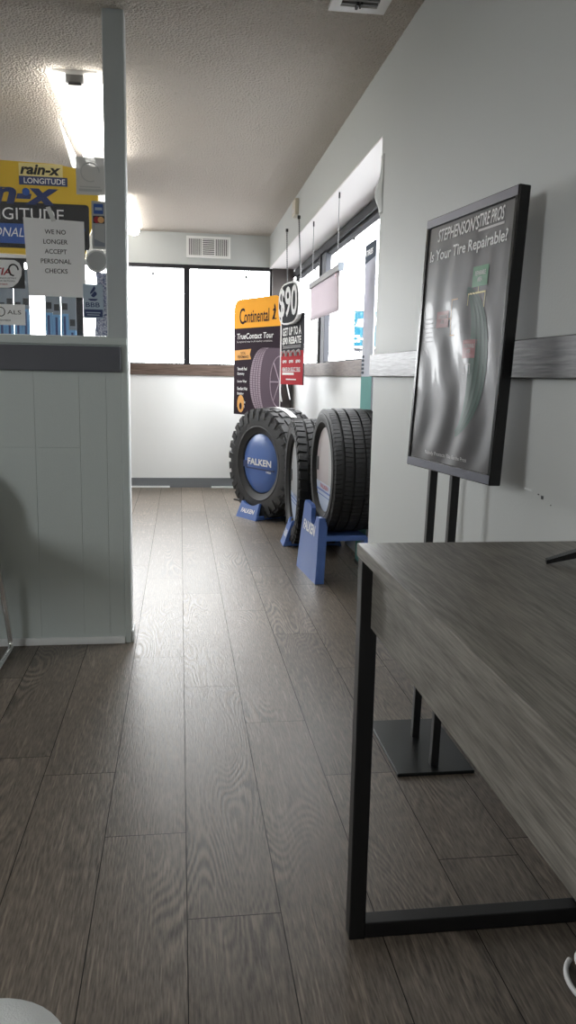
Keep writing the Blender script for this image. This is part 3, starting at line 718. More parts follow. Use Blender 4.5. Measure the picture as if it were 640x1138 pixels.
# ------------------------------------------------------------------ desk
def desk():
    t = thing('desk', 'grey wood desk with black metal legs against the right wall', 'desk', (.32, 1.40, 0))
    T = .782
    tb = bobj('tabletop', [(0, -1.42, T-.024, .512, 0, T)], M['desk'], t, bev=.0015)
    bobj('apron', [(.022, -1.37, .632, .038, -.035, T-.024)], M['desk'], t)
    for y in (-.038, -1.402):
        fr = bobj('leg', [(.002, y-.0, .0, .034, y+.034, T-.0245)], M['black_metal'], t, bev=.002)
        bobj('leg', [(.474, y-.0, .0, .506, y+.034, T-.0245)], M['black_metal'], t, bev=.002)
        bobj('foot_bar', [(.034, y, 0.002, .474, y+.034, .034)], M['black_metal'], t, bev=.002)
        bobj('top_bar', [(.034, y, T-.056, .474, y+.034, T-.0245)], M['black_metal'], t, bev=.002)
desk()
def monitor():
    t = thing('monitor', 'black monitor foot resting on the desk at the right edge', 'monitor', (.735, 1.12, .7825))
    def leg(p, q):
        bm = B(); P, Q = Vector(p), Vector(q); d = (Q-P); n = Vector((-d.y, d.x, 0)).normalized()
        v = [bm.verts.new(x) for x in (P-n*.010, P+n*.010, Q+n*.016, Q-n*.016, P-n*.010+Vector((0, 0, .006)), P+n*.010+Vector((0, 0, .006)), Q+n*.016+Vector((0, 0, .022)), Q-n*.016+Vector((0, 0, .022)))]
        for q_ in ((3, 2, 1, 0), (4, 5, 6, 7), (0, 1, 5, 4), (1, 2, 6, 5), (2, 3, 7, 6), (3, 0, 4, 7)): bm.faces.new([v[i] for i in q_])
        bmesh.ops.recalc_face_normals(bm, faces=bm.faces[:]); obj('foot', bm, M['black_gloss'], t)
    leg((-.134, .105, 0), (.0, .055, .042)); leg((-.134, -.215, 0), (.0, -.165, .042))
    bobj('foot_bridge', [(-.012, -.18, .040, .018, .07, .062)], M['black_gloss'], t, bev=.004)
    bobj('neck', [(.0, -.085, .05, .018, -.025, .20)], M['black_gloss'], t, bev=.003)
    bobj('screen_housing', [(.010, -.30, .10, .03, .10, .42)], M['black_metal'], t, bev=.004)
    bobj('screen', [(.0085, -.29, .115, .010, .09, .41)], M['charcoal'], t)
monitor()
def cable():
    bm = B()
    pts = []
    for k in range(60):
        a = 2.2+k*.13
        pts.append((.77+.078*math.cos(a)+.0004*k, 1.19+.085*math.sin(a), .006+.0022*max(0, k-44)+.007*(k > 44)))
    tube(bm, pts, .005, 10)
    tag(obj('white_cable', bm, M['cable'], smooth=True), 'coiled white cable lying on the floor under the desk', 'cable')
cable()

# ------------------------------------------------------------------ chairs
def chrome_chair():
    t = thing('chrome_chair', 'chrome sled chair with black seat against the panel half wall', 'chair', (-.94, 2.80, 0))
    for s in (-1, 1):
        bm = B()
        p = smooth_path([(s*.235, .23, .46), (s*.240, .275, .455), (s*.283, .315, .011), (s*.283, -.24, .011), (s*.250, -.22, .45), (s*.236, .20, .455)], .035, 6)
        tube(bm, p, .0105, 12); obj('leg', bm, M['chrome'], t, smooth=True)
    bm = B(); box(bm, -.25, -.25, .445, .25, .235, .495, bev=.02); obj('seat', bm, M['seat_black'], t, smooth=True)
    bm = B()
    g = []
    for i in range(25):
        a = PI*i/24
        g.append((.225*math.cos(a), .47+.30*math.sin(a)**.7 if math.sin(a) > 0 else .47))
    rows = [[(x, .215+.05*(z-.45)+.02*(1-(x/.225)**2)+dy, z) for x, z in g] for dy in (0, .03)]
    va = [bm.verts.new(p) for p in rows[0]]; vb = [bm.verts.new(p) for p in rows[1]]
    bm.faces.new(va); bm.faces.new(vb[::-1])
    for i in range(25): bm.faces.new((va[i], vb[i], vb[(i+1) % 25], va[(i+1) % 25]))
    bmesh.ops.recalc_face_normals(bm, faces=bm.faces[:])
    obj('backrest', bm, M['seat_black'], t, smooth=40)
chrome_chair()
def knit_chair():
    t = thing('upholstered_chair', 'pale grey knit seat corner of a chair at the bottom left', 'chair', (-.345, .51, 0))
    bm = B()
    pr = rpoly(-.245, -.25, .245, .25, .085, 10)
    for z, s in ((.375, .93), (.39, .98), (.41, 1.0), (.435, 1.0), (.452, .97), (.460, .90), (.463, .75)):
        pass
    rings = [[bm.verts.new((x*s, y*s, z)) for x, y in pr] for z, s in ((.372, .92), (.385, .975), (.405, 1.0), (.430, 1.0), (.447, .975), (.457, .93), (.462, .85), (.464, .6))]
    n = len(pr)
    for a, b in zip(rings[:-1], rings[1:]):
        for i in range(n): bm.faces.new((a[i], a[(i+1) % n], b[(i+1) % n], b[i]))
    bm.faces.new(rings[0][::-1]); bm.faces.new(rings[-1])
    obj('seat', bm, M['knit'], t, smooth=60)
    for s in (-1, 1):
        bm = B(); p = smooth_path([(s*.20, .18, .37), (s*.21, .17, .011), (s*.21, -.24, .011), (s*.20, -.22, .37)], .04, 6); tube(bm, p, .0105, 12); obj('leg', bm, M['chrome'], t, smooth=True)
    bm = B(); box(bm, -.21, -.262, .50, .21, -.225, .86, bev=.012); obj('backrest', bm, M['knit'], t, smooth=40)
    bobj('back_post', [(-.13, -.25, .37, -.11, -.235, .55), (.11, -.25, .37, .13, -.235, .55)], M['chrome'], t)
knit_chair()

# ------------------------------------------------------------------ tyres
def block(bm, R0, R1, y0, y1, a0, a1, slant=0., na=2, R0b=None, taper=.0):
    rows = []
    for i in range(na+1):
        a = a0+(a1-a0)*i/na
        def P(r, y, aa): aa += slant*y; return bm.verts.new((r*math.cos(aa), y, r*math.sin(aa)))
        rows.append((P(R0, y0, a), P(R0, y1, a), P(R1, y1-taper, a), P(R1, y0+taper, a)))
    for A, Bq in zip(rows[:-1], rows[1:]):
        for i in range(1, 4): bm.faces.new((A[i], A[(i+1) % 4], Bq[(i+1) % 4], Bq[i]))
    bm.faces.new(rows[0]); bm.faces.new(rows[-1][::-1])
def carcass(bm, R, r, W, seg=96):
    hw = W/2
    prof = [(r, -hw*.70), (r+.006, -hw*.86), (r+(R-r)*.25, -hw*.97), (r+(R-r)*.26, -hw*.985), (r+(R-r)*.30, -hw*.985), (r+(R-r)*.31, -hw*.975), (r+(R-r)*.5, -hw), (r+(R-r)*.66, -hw*.985), (r+(R-r)*.67, -hw*.995), (r+(R-r)*.71, -hw*.985), (r+(R-r)*.72, -hw*.965), (R-.030, -hw*.93), (R-.016, -hw*.84), (R-.011, -hw*.6)]
    prof = prof+[(a, -b) for a, b in prof[::-1]]
    prof += [(r-.004, hw*.62), (r+.012, hw*.5), (R-.035, hw*.45), (R-.035, -hw*.45), (r+.012, -hw*.5), (r-.004, -hw*.62)]
    lathe(bm, prof, seg)
def tyre(name, label, loc, rotz, R, r, W, kind, m):
    t = thing(name, label, 'tyre', loc, rotz)
    off = W/2
    bm = B(); carcass(bm, R, r, W); o = obj('carcass', bm, m, t, smooth=40, loc=(0, off, 0))
    bm = B(); hw = W/2
    rnd = random.Random(1)
    if kind == 'mud':
        n = 30
        for k in range(n):
            a = 2*PI*k/n; st = 2*PI/n
            for s in (-1, 1):
                ph = 0 if s < 0 else .5*st
                lo = (k % 2)*.010
                # shoulder lug wrapping down the sidewall
                y0, y1 = sorted((s*hw*.97, s*hw*.60)); block(bm, R-.05, R-.004, y0, y1, a+ph+.10*st, a+ph+.74*st, .25*s, taper=.006)
                y0, y1 = sorted((s*(hw*1.00+.004), s*hw*.9)); block(bm, R-.075-lo*2, R-.020-lo*.3, y0, y1, a+ph+.14*st, a+ph+.66*st, .2*s, taper=.003)
                y0, y1 = sorted((s*hw*.53, s*hw*.13)); block(bm, R-.018, R, y0, y1, a+ph+.3*st, a+ph+.95*st, -.9*s, taper=.003)
                y0, y1 = sorted((s*hw*.36, s*hw*.03)); block(bm, R-.018, R-.0005, y0, y1, a+ph-.12*st, a+ph+.2*st, 1.2*s, taper=.003)
    elif kind == 'terrain':
        n = 44
        for k in range(n):
            a = 2*PI*k/n; st = 2*PI/n
            for s in (-1, 1):
                ph = 0 if s < 0 else .5*st
                y0, y1 = sorted((s*hw*.98, s*hw*.58)); block(bm, R-.04, R-.003, y0, y1, a+ph, a+ph+.74*st, .3*s, taper=.004)
                y0, y1 = sorted((s*hw*1.01, s*hw*.92)); block(bm, R-.055, R-.018, y0, y1, a+ph+.1*st, a+ph+.62*st, .2*s, taper=.002)
                y0, y1 = sorted((s*hw*.53, s*hw*.20)); block(bm, R-.016, R, y0, y1, a+ph+.1*st, a+ph+.9*st, -.7*s, taper=.003)
            block(bm, R-.016, R, -hw*.16, hw*.16, a, a+.8*st, .8, taper=.003)
    else:
        n = 84
        ribs = ((-.96, -.62, .55), (-.57, -.24, -.5), (-.19, .19, .0), (.24, .57, .5), (.62, .96, -.55))
        for k in range(n):
            a = 2*PI*k/n; st = 2*PI/n
            for y0, y1, sl in ribs:
                e = abs(y0+y1) > 1
                block(bm, R-.03 if e else R-.015, R-(.004 if e else 0), y0*hw, y1*hw, a, a+.84*st, sl*.5, taper=.006 if e else .002, na=1)
    obj('tread', bm, m, t, loc=(0, off, 0))
    return t
FC = .012
# big mud tyre
A_ROT = math.radians(-61.4)
ta = tyre('mud_tyre', 'large chunky mud tyre with solid blue centre disc, nearest the back wall', (.576+.0, 5.989, .422), A_ROT, .420, .226, .315, 'mud', M['rubber_old'])
bm = B()
n = 22
for k in range(n):
    a0, a1 = math.radians(58)+k/n*math.radians(75), math.radians(58)+(k+1)/n*math.radians(75)
    block(bm, .4195, .4225, .148, .200, a0, a1, 0, 1)
obj('label_strip', bm, M['paper'], ta)
def disc_insert(name, label, loc, rotz, r, kind):
    t = thing(name, label, 'display disc', loc, rotz)
    if kind == 'blue':
        bm = B(); lathe(bm, [(.0001, -.012), (r*.6, -.006), (r*.97, .006), (r, .012), (r, .022), (.0001, .022)], 72, closed=False); obj('disc', bm, M['blue_plastic'], t, smooth=40)
        poly(t, 'notch', rect(-r*.97, -.040, -r*.72, .010), -.004, .004, M['navy'])
        bobj('lower_lip', [(-r*.72, -.014, -.046, r*.90, -.006, -.034)], M['navy'], t)
        txt(t, 'lettering', 'FALKEN', .02, .012, .315, .050, -.017, M['white_ink'], bold=.035)
        txt(t, 'small_lettering', 'TIRES', .135, -.050, .070, .022, -.013, M['white_ink'], bold=.03)
    else:
        bm = B(); lathe(bm, [(.0001, .0), (r, .0), (r, .006), (.0001, .006)], 72, closed=False); obj('disc', bm, M['insert_pink'] if kind == 'pink' else M['insert_grey'], t, smooth=40)
        bm = B()
        for k in range(26):                        # printed tyre tread picture
            a = math.radians(-62)+k*math.radians(4.9)
            prism(bm, [(.01*math.cos(a)+.00+r*.38*math.cos(a), r*.80*math.sin(a)+.03), (r*.80*math.cos(a), r*.86*math.sin(a)+.03), (r*.80*math.cos(a+.06), r*.86*math.sin(a+.06)+.03), (.01+r*.38*math.cos(a+.06), r*.80*math.sin(a+.06)+.03)], -.0012, 0)
        obj('tyre_picture', bm, M['sticker_silver'] if kind == 'pink' else M['charcoal'], t)
        a = [(r*.99*math.cos(q), r*.99*math.sin(q)) for q in [math.radians(200+k*7) for k in range(21)]]
        poly(t, 'lower_label', a, -.0022, -.0012, M['insert_blue'])
        polys(t, 'stripe_print', [rect(-r*.86, -.125, r*.86, -.115), rect(-r*.80, -.148, r*.80, -.142)], -.0028, -.0022, M['royal'])
        txt(t, 'lettering', 'FALKEN', -.0, -.095, .20, .022, -.0028, M['red_ink'] if kind == 'pink' else M['navy'], bold=.03)
        bobj('finger_slot', [(-r*.98, -.003, -.02, -r*.76, .001, .055)], M['charcoal'], t)
    return t
nA = Vector((math.sin(A_ROT), -math.cos(A_ROT), 0))
disc_insert('display_disc', 'solid blue disc with white lettering inside the mud tyre', (.576-nA.x*.022, 5.989-nA.y*.022, .422), A_ROT, .2245, 'blue')
B_ROT = math.radians(-91); C_ROT = math.radians(-88.3)
tyre('terrain_tyre', 'blocky all terrain tyre seen almost edge on, the middle of the three', (.700, 5.02, .415), B_ROT, .400, .274, .28, 'terrain', M['rubber'])
disc_insert('display_disc', 'grey printed disc inside the middle all terrain tyre', (.735, 5.02, .415), B_ROT, .272, 'grey')
tyre('highway_tyre', 'black highway tyre with grooved tread raised on tall blue stand', (.752, 4.23, .585), C_ROT, .330, .230, .27, 'road', M['rubber'])
disc_insert('display_disc', 'pinkish grey printed disc inside the raised highway tyre', (.776, 4.23, .585), C_ROT, .228, 'pink')

# ------------------------------------------------------------------ blue tyre stands
def low_stand(label, loc, rotz, w, h, depth, R, cz):
    """cradle: front and back plates with a concave top joined by two rails"""
    t = thing('tyre_stand', label, 'tyre stand', loc, rotz)
    def plate(y, name):
        top = []
        for k in range(13):
            x = w*.40-(k/12)*w*.80; top.append((x, h-.028*(1-(x/(w*.40))**2)))
        pts = [(-w/2, 0), (w/2, 0), (w*.44, h*.98)]+top+[(-w*.44, h*.98)]
        bm = B(); prism(bm, pts, 0, .022)
        for v in bm.verts: v.co.y += v.co.z*.35 if name == 'front_plate' else -v.co.z*.35
        obj(name, bm, M['blue_plastic'], t, loc=(0, y, 0))
    plate(0, 'front_plate'); plate(depth, 'back_plate')
    for s in (-1, 1):
        bobj('rail', [(s*w*.46-.014, .012, .004, s*w*.46+.014, depth, .034)], M['blue_plastic'], t, bev=.004)
    l = txt(t, 'lettering', 'FALKEN', 0, h*.46, w*.66, h*.26, 0, M['white_ink'], bold=.035, shear=.15)
    me = l.data
    for v in me.vertices: v.co.y = v.co.z*.35-.0012
low_stand('low blue stand with white lettering under the mud tyre', (.493, 6.00, 0), A_ROT, .27, .125, .40, .42, .42)
bpy.context.view_layer.update()
low_stand('low blue stand under the middle all terrain tyre', (.655, 5.07, 0), B_ROT, .17, .165, .36, .40, .415)
def tall_stand():
    t = thing('tyre_stand', 'tall blue A-shaped stand raising the highway tyre', 'tyre stand', (.683, 4.245, 0), math.radians(-85))
    dip = [(.055+.055*math.cos(a), .350+.060*math.sin(a)) for a in [-(PI*k/10) for k in range(11)]]
    pts = [(-.215, 0), (.215, 0), (.172, .345), (.112, .345)]+dip[1:-1]+[(.0, .372), (-.030, .388), (-.150, .395), (-.168, .375)]
    bm = B(); prism(bm, pts, 0, .024)
    for v in bm.verts: v.co.y += v.co.z*.075
    obj('front_panel', bm, M['blue_plastic'], t)
    # side flange along the near edge
    bm = B(); 
    f = [(.200, 0), (.215, 0), (.172, .345), (.160, .345)]
    prism(bm, f, .02, .048)
    for v in bm.verts: v.co.y += v.co.z*.075
    obj('side_flange', bm, M['blue_plastic'], t)
    bm = B(); prism(bm, [(.135, 0), (.215, 0), (.18, .24), (.125, .24)], 0, .024)
    for v in bm.verts: v.co.y -= v.co.z*.05
    obj('back_panel', bm, M['blue_plastic'], t, loc=(0, .285, 0))
    bobj('cross_plate', [(-.17, .03, .222, .185, .285, .252)], M['blue_plastic'], t, bev=.004)
    l = txt(t, 'lettering', 'FALKEN', -.01, .265, .255, .058, 0, M['white_ink'], bold=.035, shear=.15)
    for v in l.data.vertices: v.co.y = v.co.z*.075-.0012
tall_stand()

# ------------------------------------------------------------------ orange tyre display sign
def topper():
    rz = math.atan2(0, 1)
    az = math.radians(-27.7)                         # direction of the far edge
    # local +x (viewer right) runs towards the camera: -(sin az, cos az)
    rot = math.atan2(-math.cos(az), -math.sin(az))
    t = thing('display_sign', 'tall dark sign with orange top and tyre picture behind the mud tyre', 'sign', (.645, 6.80, 0), rot)
    w, z0, z1 = .359, .742, 1.716
    R = .09
    bd = poly(t, 'panel', rpoly(-w, z0, w, z1, R, 8, 'tltr'), -.008, .008, M['t_aubergine'])
    poly(bd, 'orange_header', rpoly(-w, 1.475, w, z1, R, 8, 'tltr'), -.0095, -.008, M['t_orange'])
    poly(bd, 'white_edge', rect(w-.012, z0, w, z1-R), -.010, -.008, M['t_offwhite'])
    txt(bd, 'lettering', 'C', -.228, 1.575, .085, .135, -.0105, M['t_aubergine'], bold=.012)
    txt(bd, 'lettering', 'ontinental', -.005, 1.570, .38, .105, -.0105, M['t_aubergine'], bold=.012)
    horse = [(.225, 1.53), (.29, 1.53), (.29, 1.537), (.262, 1.54), (.272, 1.575), (.282, 1.60), (.272, 1.635), (.260, 1.655), (.252, 1.64), (.256, 1.62), (.235, 1.605), (.240, 1.595), (.255, 1.598), (.248, 1.57), (.236, 1.55)]
    poly(bd, 'horse_emblem', horse, -.0105, -.0095, M['t_aubergine'])
    txt(bd, 'title_lettering', 'TrueContact Tour', -.03, 1.408, .56, .048, -.009, M['t_white_ink'], bold=.012, shear=.15)
    txt(bd, 'small_lettering', 'Exceptional wear in all weather conditions', -.04, 1.360, .54, .020, -.009, M['t_offwhite'])
    poly(bd, 'ribbon', [(-w, 1.205), (-.085, 1.215), (-.105, 1.255), (-.085, 1.300), (-w, 1.290)], -.0095, -.008, M['t_pale_orange'])
    txt(bd, 'ribbon_lettering', 'TOTAL\nPERFORMANCE', -.21, 1.250, .18, .055, -.0102, M['t_aubergine'], bold=.01)
    for z, s, ww in ((1.135, 'Smooth Fuel', .15), (1.090, 'Economy', .11), (1.025, 'Longer Wear', .15), (.965, 'Excellent Wet', .16), (.920, 'Braking', .10), (.850, 'Quiet Ride', .13), (.815, 'Comfort', .12)):
        txt(bd, 'list_lettering', s, -.30+ww/2, z, ww, .028, -.009, M['t_white_ink'], bold=.02)
    # printed tyre
    zc, ox = 1.03, .10
    ax, ah = .20, .275
    left = [(ox-ax*math.cos(math.radians(q)), zc+ah*1.0*math.sin(math.radians(q))) for q in range(-75, 91, 5)]
    right = [(ox+.09-.13*math.cos(math.radians(q)), zc+ah*math.sin(math.radians(q))) for q in range(90, -76, -5)]
    poly(bd, 'tyre_picture', left+right, -.0092, -.008, M['t_tyre_print'])
    gro = []
    for f in (.28, .52, .76):
        a = [(ox-ax*math.cos(math.radians(q))*(1-f)+(.09-.13*math.cos(math.radians(q)))*f, zc+ah*math.sin(math.radians(q))) for q in range(-75, 86, 5)]
        for p, q in zip(a[:-1], a[1:]): gro.append([(p[0]-.004, p[1]), (p[0]+.004, p[1]), (q[0]+.004, q[1]), (q[0]-.004, q[1])])
    for q in range(-74, 86, 4):
        c, s = math.cos(math.radians(q)), math.sin(math.radians(q))
        x0 = ox-ax*c; x1 = ox+.09-.13*c
        gro.append([(x0, zc+ah*s-.002), (x1, zc+ah*s-.010), (x1, zc+ah*s-.007), (x0, zc+ah*s+.002)])
    polys(bd, 'tread_print', gro, -.0098, -.0092, M['t_tyre_print_dk'])
    side = [(ox+.09-.13*math.cos(math.radians(q)), zc+ah*math.sin(math.radians(q))) for q in range(-75, 91, 5)]
    poly(bd, 'sidewall_print', side+[(w-.012, zc+ah*.98), (w-.012, zc-ah*.97)], -.0090, -.008, M['t_tyre_print_dk'])
    bm = B()
    tube(bm, [(w-.014-.135*math.cos(math.radians(q)), -.0092, zc+.205*math.sin(math.radians(q))) for q in range(-90, 91, 10)], .004, 6)
    for q in (-50, 0, 50): tube(bm, [(w-.014, -.0092, zc), (w-.014-.135*math.cos(math.radians(q)), -.0092, zc+.205*math.sin(math.radians(q)))], .005, 6)
    obj('wheel_print', bm, M['t_tyre_print'], bd)
    poly(bd, 'badge', circ(-.245, .835, .055, .075), -.0095, -.008, M['t_pale_orange'])
    poly(bd, 'badge_centre', circ(-.245, .815, .020, .030), -.0102, -.0095, M['t_aubergine'])
    bobj('post', [(-.03, .008, 0, .03, .030, 1.2)], M['black_metal'], t); bobj('base', [(-.20, -.10, 0, .20, .16, .012)], M['black_metal'], t)
topper()

# ------------------------------------------------------------------ hanging rebate sign on chains
def rebate():
    P0, P1 = Vector((.862, 5.65, 0)), Vector((.773, 6.20, 0))     # near, far
    mid = (P0+P1)/2; d = P0-P1; w = d.length/2
    rot = math.atan2(d.y, d.x)
    t = thing('rebate_sign', 'black and red rebate sign hanging on chains in the window recess', 'hanging sign', (mid.x, mid.y, 1.0), rot)
    z0, z1 = .018, .52
    bd = poly(t, 'panel', rect(-w*.97, z0, w, z1), -.005, .005, M['matt_black'])
    poly(bd, 'red_panel', rect(-w*.97, z0, w, .262), -.0062, -.005, M['matt_red'])
    txt(bd, 'lettering', 'GET UP TO A', .0, .405, w*1.66, .060, -.007, M['matt_white'], bold=.03)
    txt(bd, 'lettering', '$90 REBATE', .0, .335, w*1.66, .060, -.007, M['matt_white'], bold=.03)
    # note: panel text sits between the ring emblem and the tyres
    polys(bd, 'line_print', [rect(-w*.8, .284+k*.012, w*.8, .289+k*.012) for k in range(2)], -.0065, -.005, M['matt_grey'])
    for k in range(4):
        x = -w*.66+k*w*.43; bm = B(); tube(bm, [(x+.045*math.cos(a), -.007, .225+.038*math.sin(a)) for a in [PI*q/12 for q in range(13)]], .009, 6); obj('tyre_picture', bm, M['matt_grey'], bd)
    for x in (-w*.6, 0, w*.6): txt(bd, 'small_lettering', '$90', x, .185, w*.38, .024, -.0075, M['matt_white'], bold=.03)
    txt(bd, 'small_lettering', 'REBATE ON SELECT TIRES', 0, .130, w*1.6, .026, -.0075, M['matt_white'], bold=.02)
    polys(bd, 'red_print', [rect(-w*.8, .088, w*.25, .106)], -.0068, -.0062, M['matt_white']); polys(bd, 'line_print', [rect(-w*.45, .052, w*.45, .060), rect(-w*.8, .112, w*.8, .116)], -.0068, -.0062, M['matt_white'])
    # cut-out amount on top
    outl = []
    for k in range(24):
        a = 2*PI*k/24; outl.append((-.005+w*.92*math.copysign(abs(math.cos(a))**.6, math.cos(a)), .60+.150*math.copysign(abs(math.sin(a))**.75, math.sin(a))))
    em = poly(t, 'amount_emblem', outl, -.035, -.006, M['matt_white'])
    inn = [(-.005+(x+.005)*.93, .60+(z-.60)*.92) for x, z in outl]
    poly(em, 'emblem_face', inn, -.0365, -.035, M['matt_black'])
    txt(em, 'amount_lettering', '$90', -.01, .598, w*1.62, .245, -.038, M['matt_white'], bold=.02)
    bobj('hanger', [(-w*.55-.006, -.008, .52, -w*.55+.006, .004, .74), (w*.62-.006, -.008, .52, w*.62+.006, .004, .76)], M['sticker_silver'], t)
    # chains
    for (a, bq) in (((-w*.55, 0, .735), Vector((.826, 6.42, 2.192))), ((w*.62, 0, .755), Vector((.826, 5.78, 2.172)))):
        c, s = math.cos(rot), math.sin(rot)
        A = Vector((a[0], a[1], a[2])); bl = Vector(bq)-Vector((mid.x, mid.y, 1.0)); Bq = Vector((bl.x*c+bl.y*s, -bl.x*s+bl.y*c, bl.z))
        bm = B(); n = 34
        for k in range(n+1):
            p = A.lerp(Bq, k/n); r = .0085
            m = Matrix.Translation(p)
            bmesh.ops.create_icosphere(bm, subdivisions=1, radius=.0062, matrix=m)
        tube(bm, [A, Bq], .0022, 6)
        obj('chain', bm, M['chain'], t)
        bm = B(); box(bm, Bq.x-.006, Bq.y-.008, Bq.z-.01, Bq.x+.006, Bq.y+.012, Bq.z+.012); obj('hook', bm, M['black_metal'], t)
rebate()
bm = B()
tube(bm, smooth_path([(.80, 6.28, 1.62), (.788, 6.30, 1.15), (.78, 6.33, .95), (.80, 6.36, .88)], .05), .006, 8)
tube(bm, smooth_path([(.80, 6.28, 1.62), (.806, 6.27, 1.2), (.83, 6.24, .98), (.850, 6.22, .90)], .05), .005, 8)
tag(obj('blind_cord', bm, M['cord'], smooth=True), 'looped white cord dangling beside the rebate sign', 'cord')
t = thing('alarm_sensor', 'small beige box on the wall strip above the rebate sign chains', 'sensor', (XR, 5.93, 2.262))
bobj('housing', [(-.030, -.075, -.055, 0, .075, .055)], M['beige'], t, bev=.006)
bobj('sensor_window', [(-.0315, -.04, -.035, -.030, .04, -.01)], M['offwhite'], t)

# ------------------------------------------------------------------ hanging sheet in the side window
def sheet_sign():
    t = thing('hanging_sheet_sign', 'pale pink sheet sign hanging by wires in the side window', 'hanging sign', (.86, 4.90, 0), -PI/2)
    w = .515
    bm = B(); g = []
    for i in range(15):
        x = -w+.02+2*(w-.02)*i/14; row = [bm.verts.new((x, .004*math.sin(i*.7)*(1-k/6)+.002*math.sin(k), 1.442+(1.655-1.442)*k/6-.006*(i/14)*(1-k/6))) for k in range(7)]; g.append(row)
    for a, b in zip(g[:-1], g[1:]):
        for k in range(6): bm.faces.new((a[k], b[k], b[k+1], a[k+1]))
    s = obj('sheet', bm, M['pink_sheet'], t, smooth=180); md = s.modifiers.new('thickness', 'SOLIDIFY'); md.thickness = .001
    poly(s, 'dot_print', circ(.44, 1.630, .012), -.013, -.012, M['red_ink'])
    bobj('clip_rail', [(-w, -.012, 1.648, w, .012, 1.684)], M['rail_grey'], t, bev=.004)
    bobj('rail_cap', [(w, -.016, 1.642, w+.016, .016, 1.690)], M['card_grey'], t, bev=.003)
    for x in (-.43, .42):
        bm = B(); tube(bm, [(x, 0, 1.684), (x, 0, 2.066)], .0018, 6); obj('wire', bm, M['chain'], t)
        bobj('hook', [(x-.004, -.004, 2.035, x+.004, .004, 2.066)], M['black_metal'], t)
sheet_sign()
# narrow banner standing in the recess
def banner():
    t = thing('narrow_banner', 'narrow pale banner with slate header and teal foot at the end of the window recess', 'banner', (1.03, 4.40, 0), -PI/2)
    w = .13
    poly(t, 'panel', rect(-w, .0, w*.95, 1.80), -.004, .004, M['pale_banner'])
    poly(t, 'header', [(-w, 1.700), (w*.90, 1.715), (w*.95, 1.80), (-w, 1.80)], -.0052, -.004, M['slate_print'])
    txt(t, 'lettering', 'TIRES', -.02, 1.752, .16, .030, -.006, M['white_ink'], bold=.02, shear=.2)
    poly(t, 'teal_foot', rect(-w, .02, w*.95, 1.085), -.0052, -.004, M['teal'])
    polys(t, 'dark_print', [rect(-w, 1.10+k*.022, -w+.06, 1.114+k*.022) for k in range(5)], -.0052, -.004, M['slate_print'])
    bobj('stand_base', [(-w, -.008, 0, w, .03, .02)], M['black_metal'], t)
banner()
# little suction hooks on the glass
def suction(label, loc, rotz):
    t = thing('suction_hook', label, 'suction hook', loc, rotz)
    bm = B(); lathe(bm, [(.0001, -.010), (.008, -.010), (.011, -.004), (.014, 0), (.0001, 0)], 16, closed=False); obj('cup', bm, M['black_metal'], t, smooth=40)
    bm = B(); tube(bm, smooth_path([(0, -.009, 0), (0, -.016, -.004), (0, -.016, -.020), (0, -.024, -.022)], .004, 3), .002, 6); obj('hook', bm, M['black_metal'], t)
suction('small dark suction hook on the back window left of the mullion', (-.242, YB+.027, 1.990), 0)
suction('small dark suction hook on the back window right of the mullion', (.622, YB+.027, 1.988), 0)
suction('small dark suction hook on the far pane of the side window', (XW+.023, 6.668, 1.938), -PI/2)
suction('small dark suction hook on the near pane of the side window', (XW+.023, 5.18, 1.944), -PI/2)

# ------------------------------------------------------------------ outdoors
struct(bobj('ground', [(-60, YB+.2, -.35, 80, 110, -.15), (1.26, -20, -.35, 80, YB+.2, -.15), (-60, -20, -.35, XL-.15, YB+.2, -.15)], M['asphalt']), 'parking lot outside')
def hill():
    bm = B(); g = []
    for i in range(41):
        x = -30+i*1.5; row = []
        for j in range(9):
            y = 48+j*3; hgt = 2.05*math.exp(-((x-5.5)/7)**2)*math.sin(PI*j/8)+.08*math.sin(i*1.7+j); row.append(bm.verts.new((x, y, -.16+max(0, hgt))))
        g.append(row)
    for a, b in zip(g[:-1], g[1:]):
        for j in range(8): bm.faces.new((a[j], b[j], b[j+1], a[j+1]))
    struct(obj('hill', bm, M['grass'], smooth=180), 'pale grassy bank outside the back window')
hill()
def street_pole(x, y, h, label):
    bm = B(); tube(bm, [(x, y, -.15), (x, y, h)], .06, 8); box(bm, x-.5, y-.05, h-.15, x+.5, y+.05, h-.05)
    tag(obj('utility_pole', bm, M['concrete']), label, 'pole')
street_pole(3.6, 42, 2.6, 'faint thin utility pole left of the grassy bank outside')
street_pole(5.0, 40, 3.2, 'faint thin utility pole in front of the grassy bank outside')
def dealer_sign():
    t = thing('dealer_sign', 'cyan and grey dealer sign outside the side window', 'outdoor sign', (3.66, 16., 0), 0)
    fc = poly(t, 'cyan_face', rect(-.37, 1.69, .55, 2.39), -.05, .05, M['cyan'])
    poly(fc, 'emblem', [(-.20, 2.08), (-.14, 2.22), (.12, 2.22), (.12, 2.27), (.45, 2.27), (.38, 2.12), (.12, 2.12), (.12, 2.08)], -.056, -.05, M['white_ink'])
    txt(fc, 'lettering', 'CHE', -.10, 1.84, .40, .14, -.056, M['white_ink'], bold=.04)
    gf = poly(t, 'grey_face', rect(-.37, 1.38, .55, 1.66), -.05, .05, M['sign_grey'])
    txt(gf, 'lettering', 'BE', -.09, 1.52, .27, .15, -.056, M['white_ink'], bold=.04)
    bobj('sign_pole', [(.40, -.05, -.15, .50, .05, 1.40)], M['concrete'], t); bobj('sign_pole', [(-.30, -.05, -.15, -.22, .05, 1.40)], M['concrete'], t)
dealer_sign()

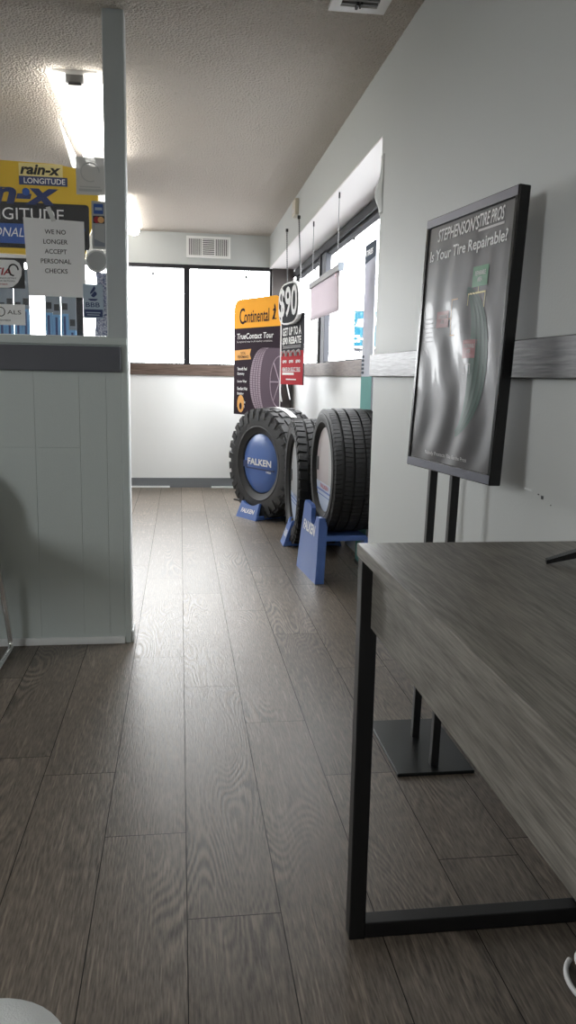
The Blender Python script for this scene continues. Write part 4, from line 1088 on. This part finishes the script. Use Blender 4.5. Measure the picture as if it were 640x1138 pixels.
# ------------------------------------------------------------------ light
wd = bpy.data.worlds.new('overcast_sky'); SC.world = wd; wd.use_nodes = True
bg = wd.node_tree.nodes['Background']; bg.inputs[0].default_value = (.965, .985, 1., 1); bg.inputs[1].default_value = 12.
def portal(name, loc, rot, sx, sy):
    l = bpy.data.lights.new(name, 'AREA'); l.shape = 'RECTANGLE'; l.size = sx; l.size_y = sy; l.cycles.is_portal = True
    o = bpy.data.objects.new(name, l); C.objects.link(o); o.location = loc; o.rotation_euler = rot
portal('portal_back', (-1.17, YB+.13, 1.61), (-PI/2, 0, 0), 4.1, .9)
portal('portal_side', (1.26, 5.6, 1.58), (0, PI/2, 0), .85, 4.3)
portal('portal_left', (XL-.13, .15, 1.58), (0, -PI/2, 0), 1.25, 1.1)

# ------------------------------------------------------------------ camera
f, pitch, yaw, roll, HC = 888.107, .16849602, .1358681, .01946779, 1.08
cam = bpy.data.cameras.new('camera'); co = bpy.data.objects.new('camera', cam); C.objects.link(co); SC.camera = co
fw = Vector((math.sin(yaw)*math.cos(pitch), math.cos(yaw)*math.cos(pitch), -math.sin(pitch)))
r0 = Vector((math.cos(yaw), -math.sin(yaw), 0)); u0 = r0.cross(fw)
r = r0*math.cos(roll)+u0*math.sin(roll); u = -r0*math.sin(roll)+u0*math.cos(roll)
co.matrix_world = Matrix(((r.x, u.x, -fw.x, 0), (r.y, u.y, -fw.y, 0), (r.z, u.z, -fw.z, HC), (0, 0, 0, 1)))
cam.sensor_fit = 'VERTICAL'; cam.sensor_height = 36.; cam.lens = f*36/1138; cam.clip_start = .02; cam.clip_end = 300

SC.view_settings.view_transform = 'Standard'; SC.view_settings.look = 'None'; SC.view_settings.gamma = 1.; SC.view_settings.use_curve_mapping = False
SC.view_settings.exposure = .66
SC.cycles.max_bounces = 10; SC.cycles.diffuse_bounces = 6; SC.cycles.transparent_max_bounces = 16
SC.cycles.use_denoising = True
SC.cycles.sample_clamp_indirect = 8.
SC.cycles.caustics_reflective = False; SC.cycles.caustics_refractive = False
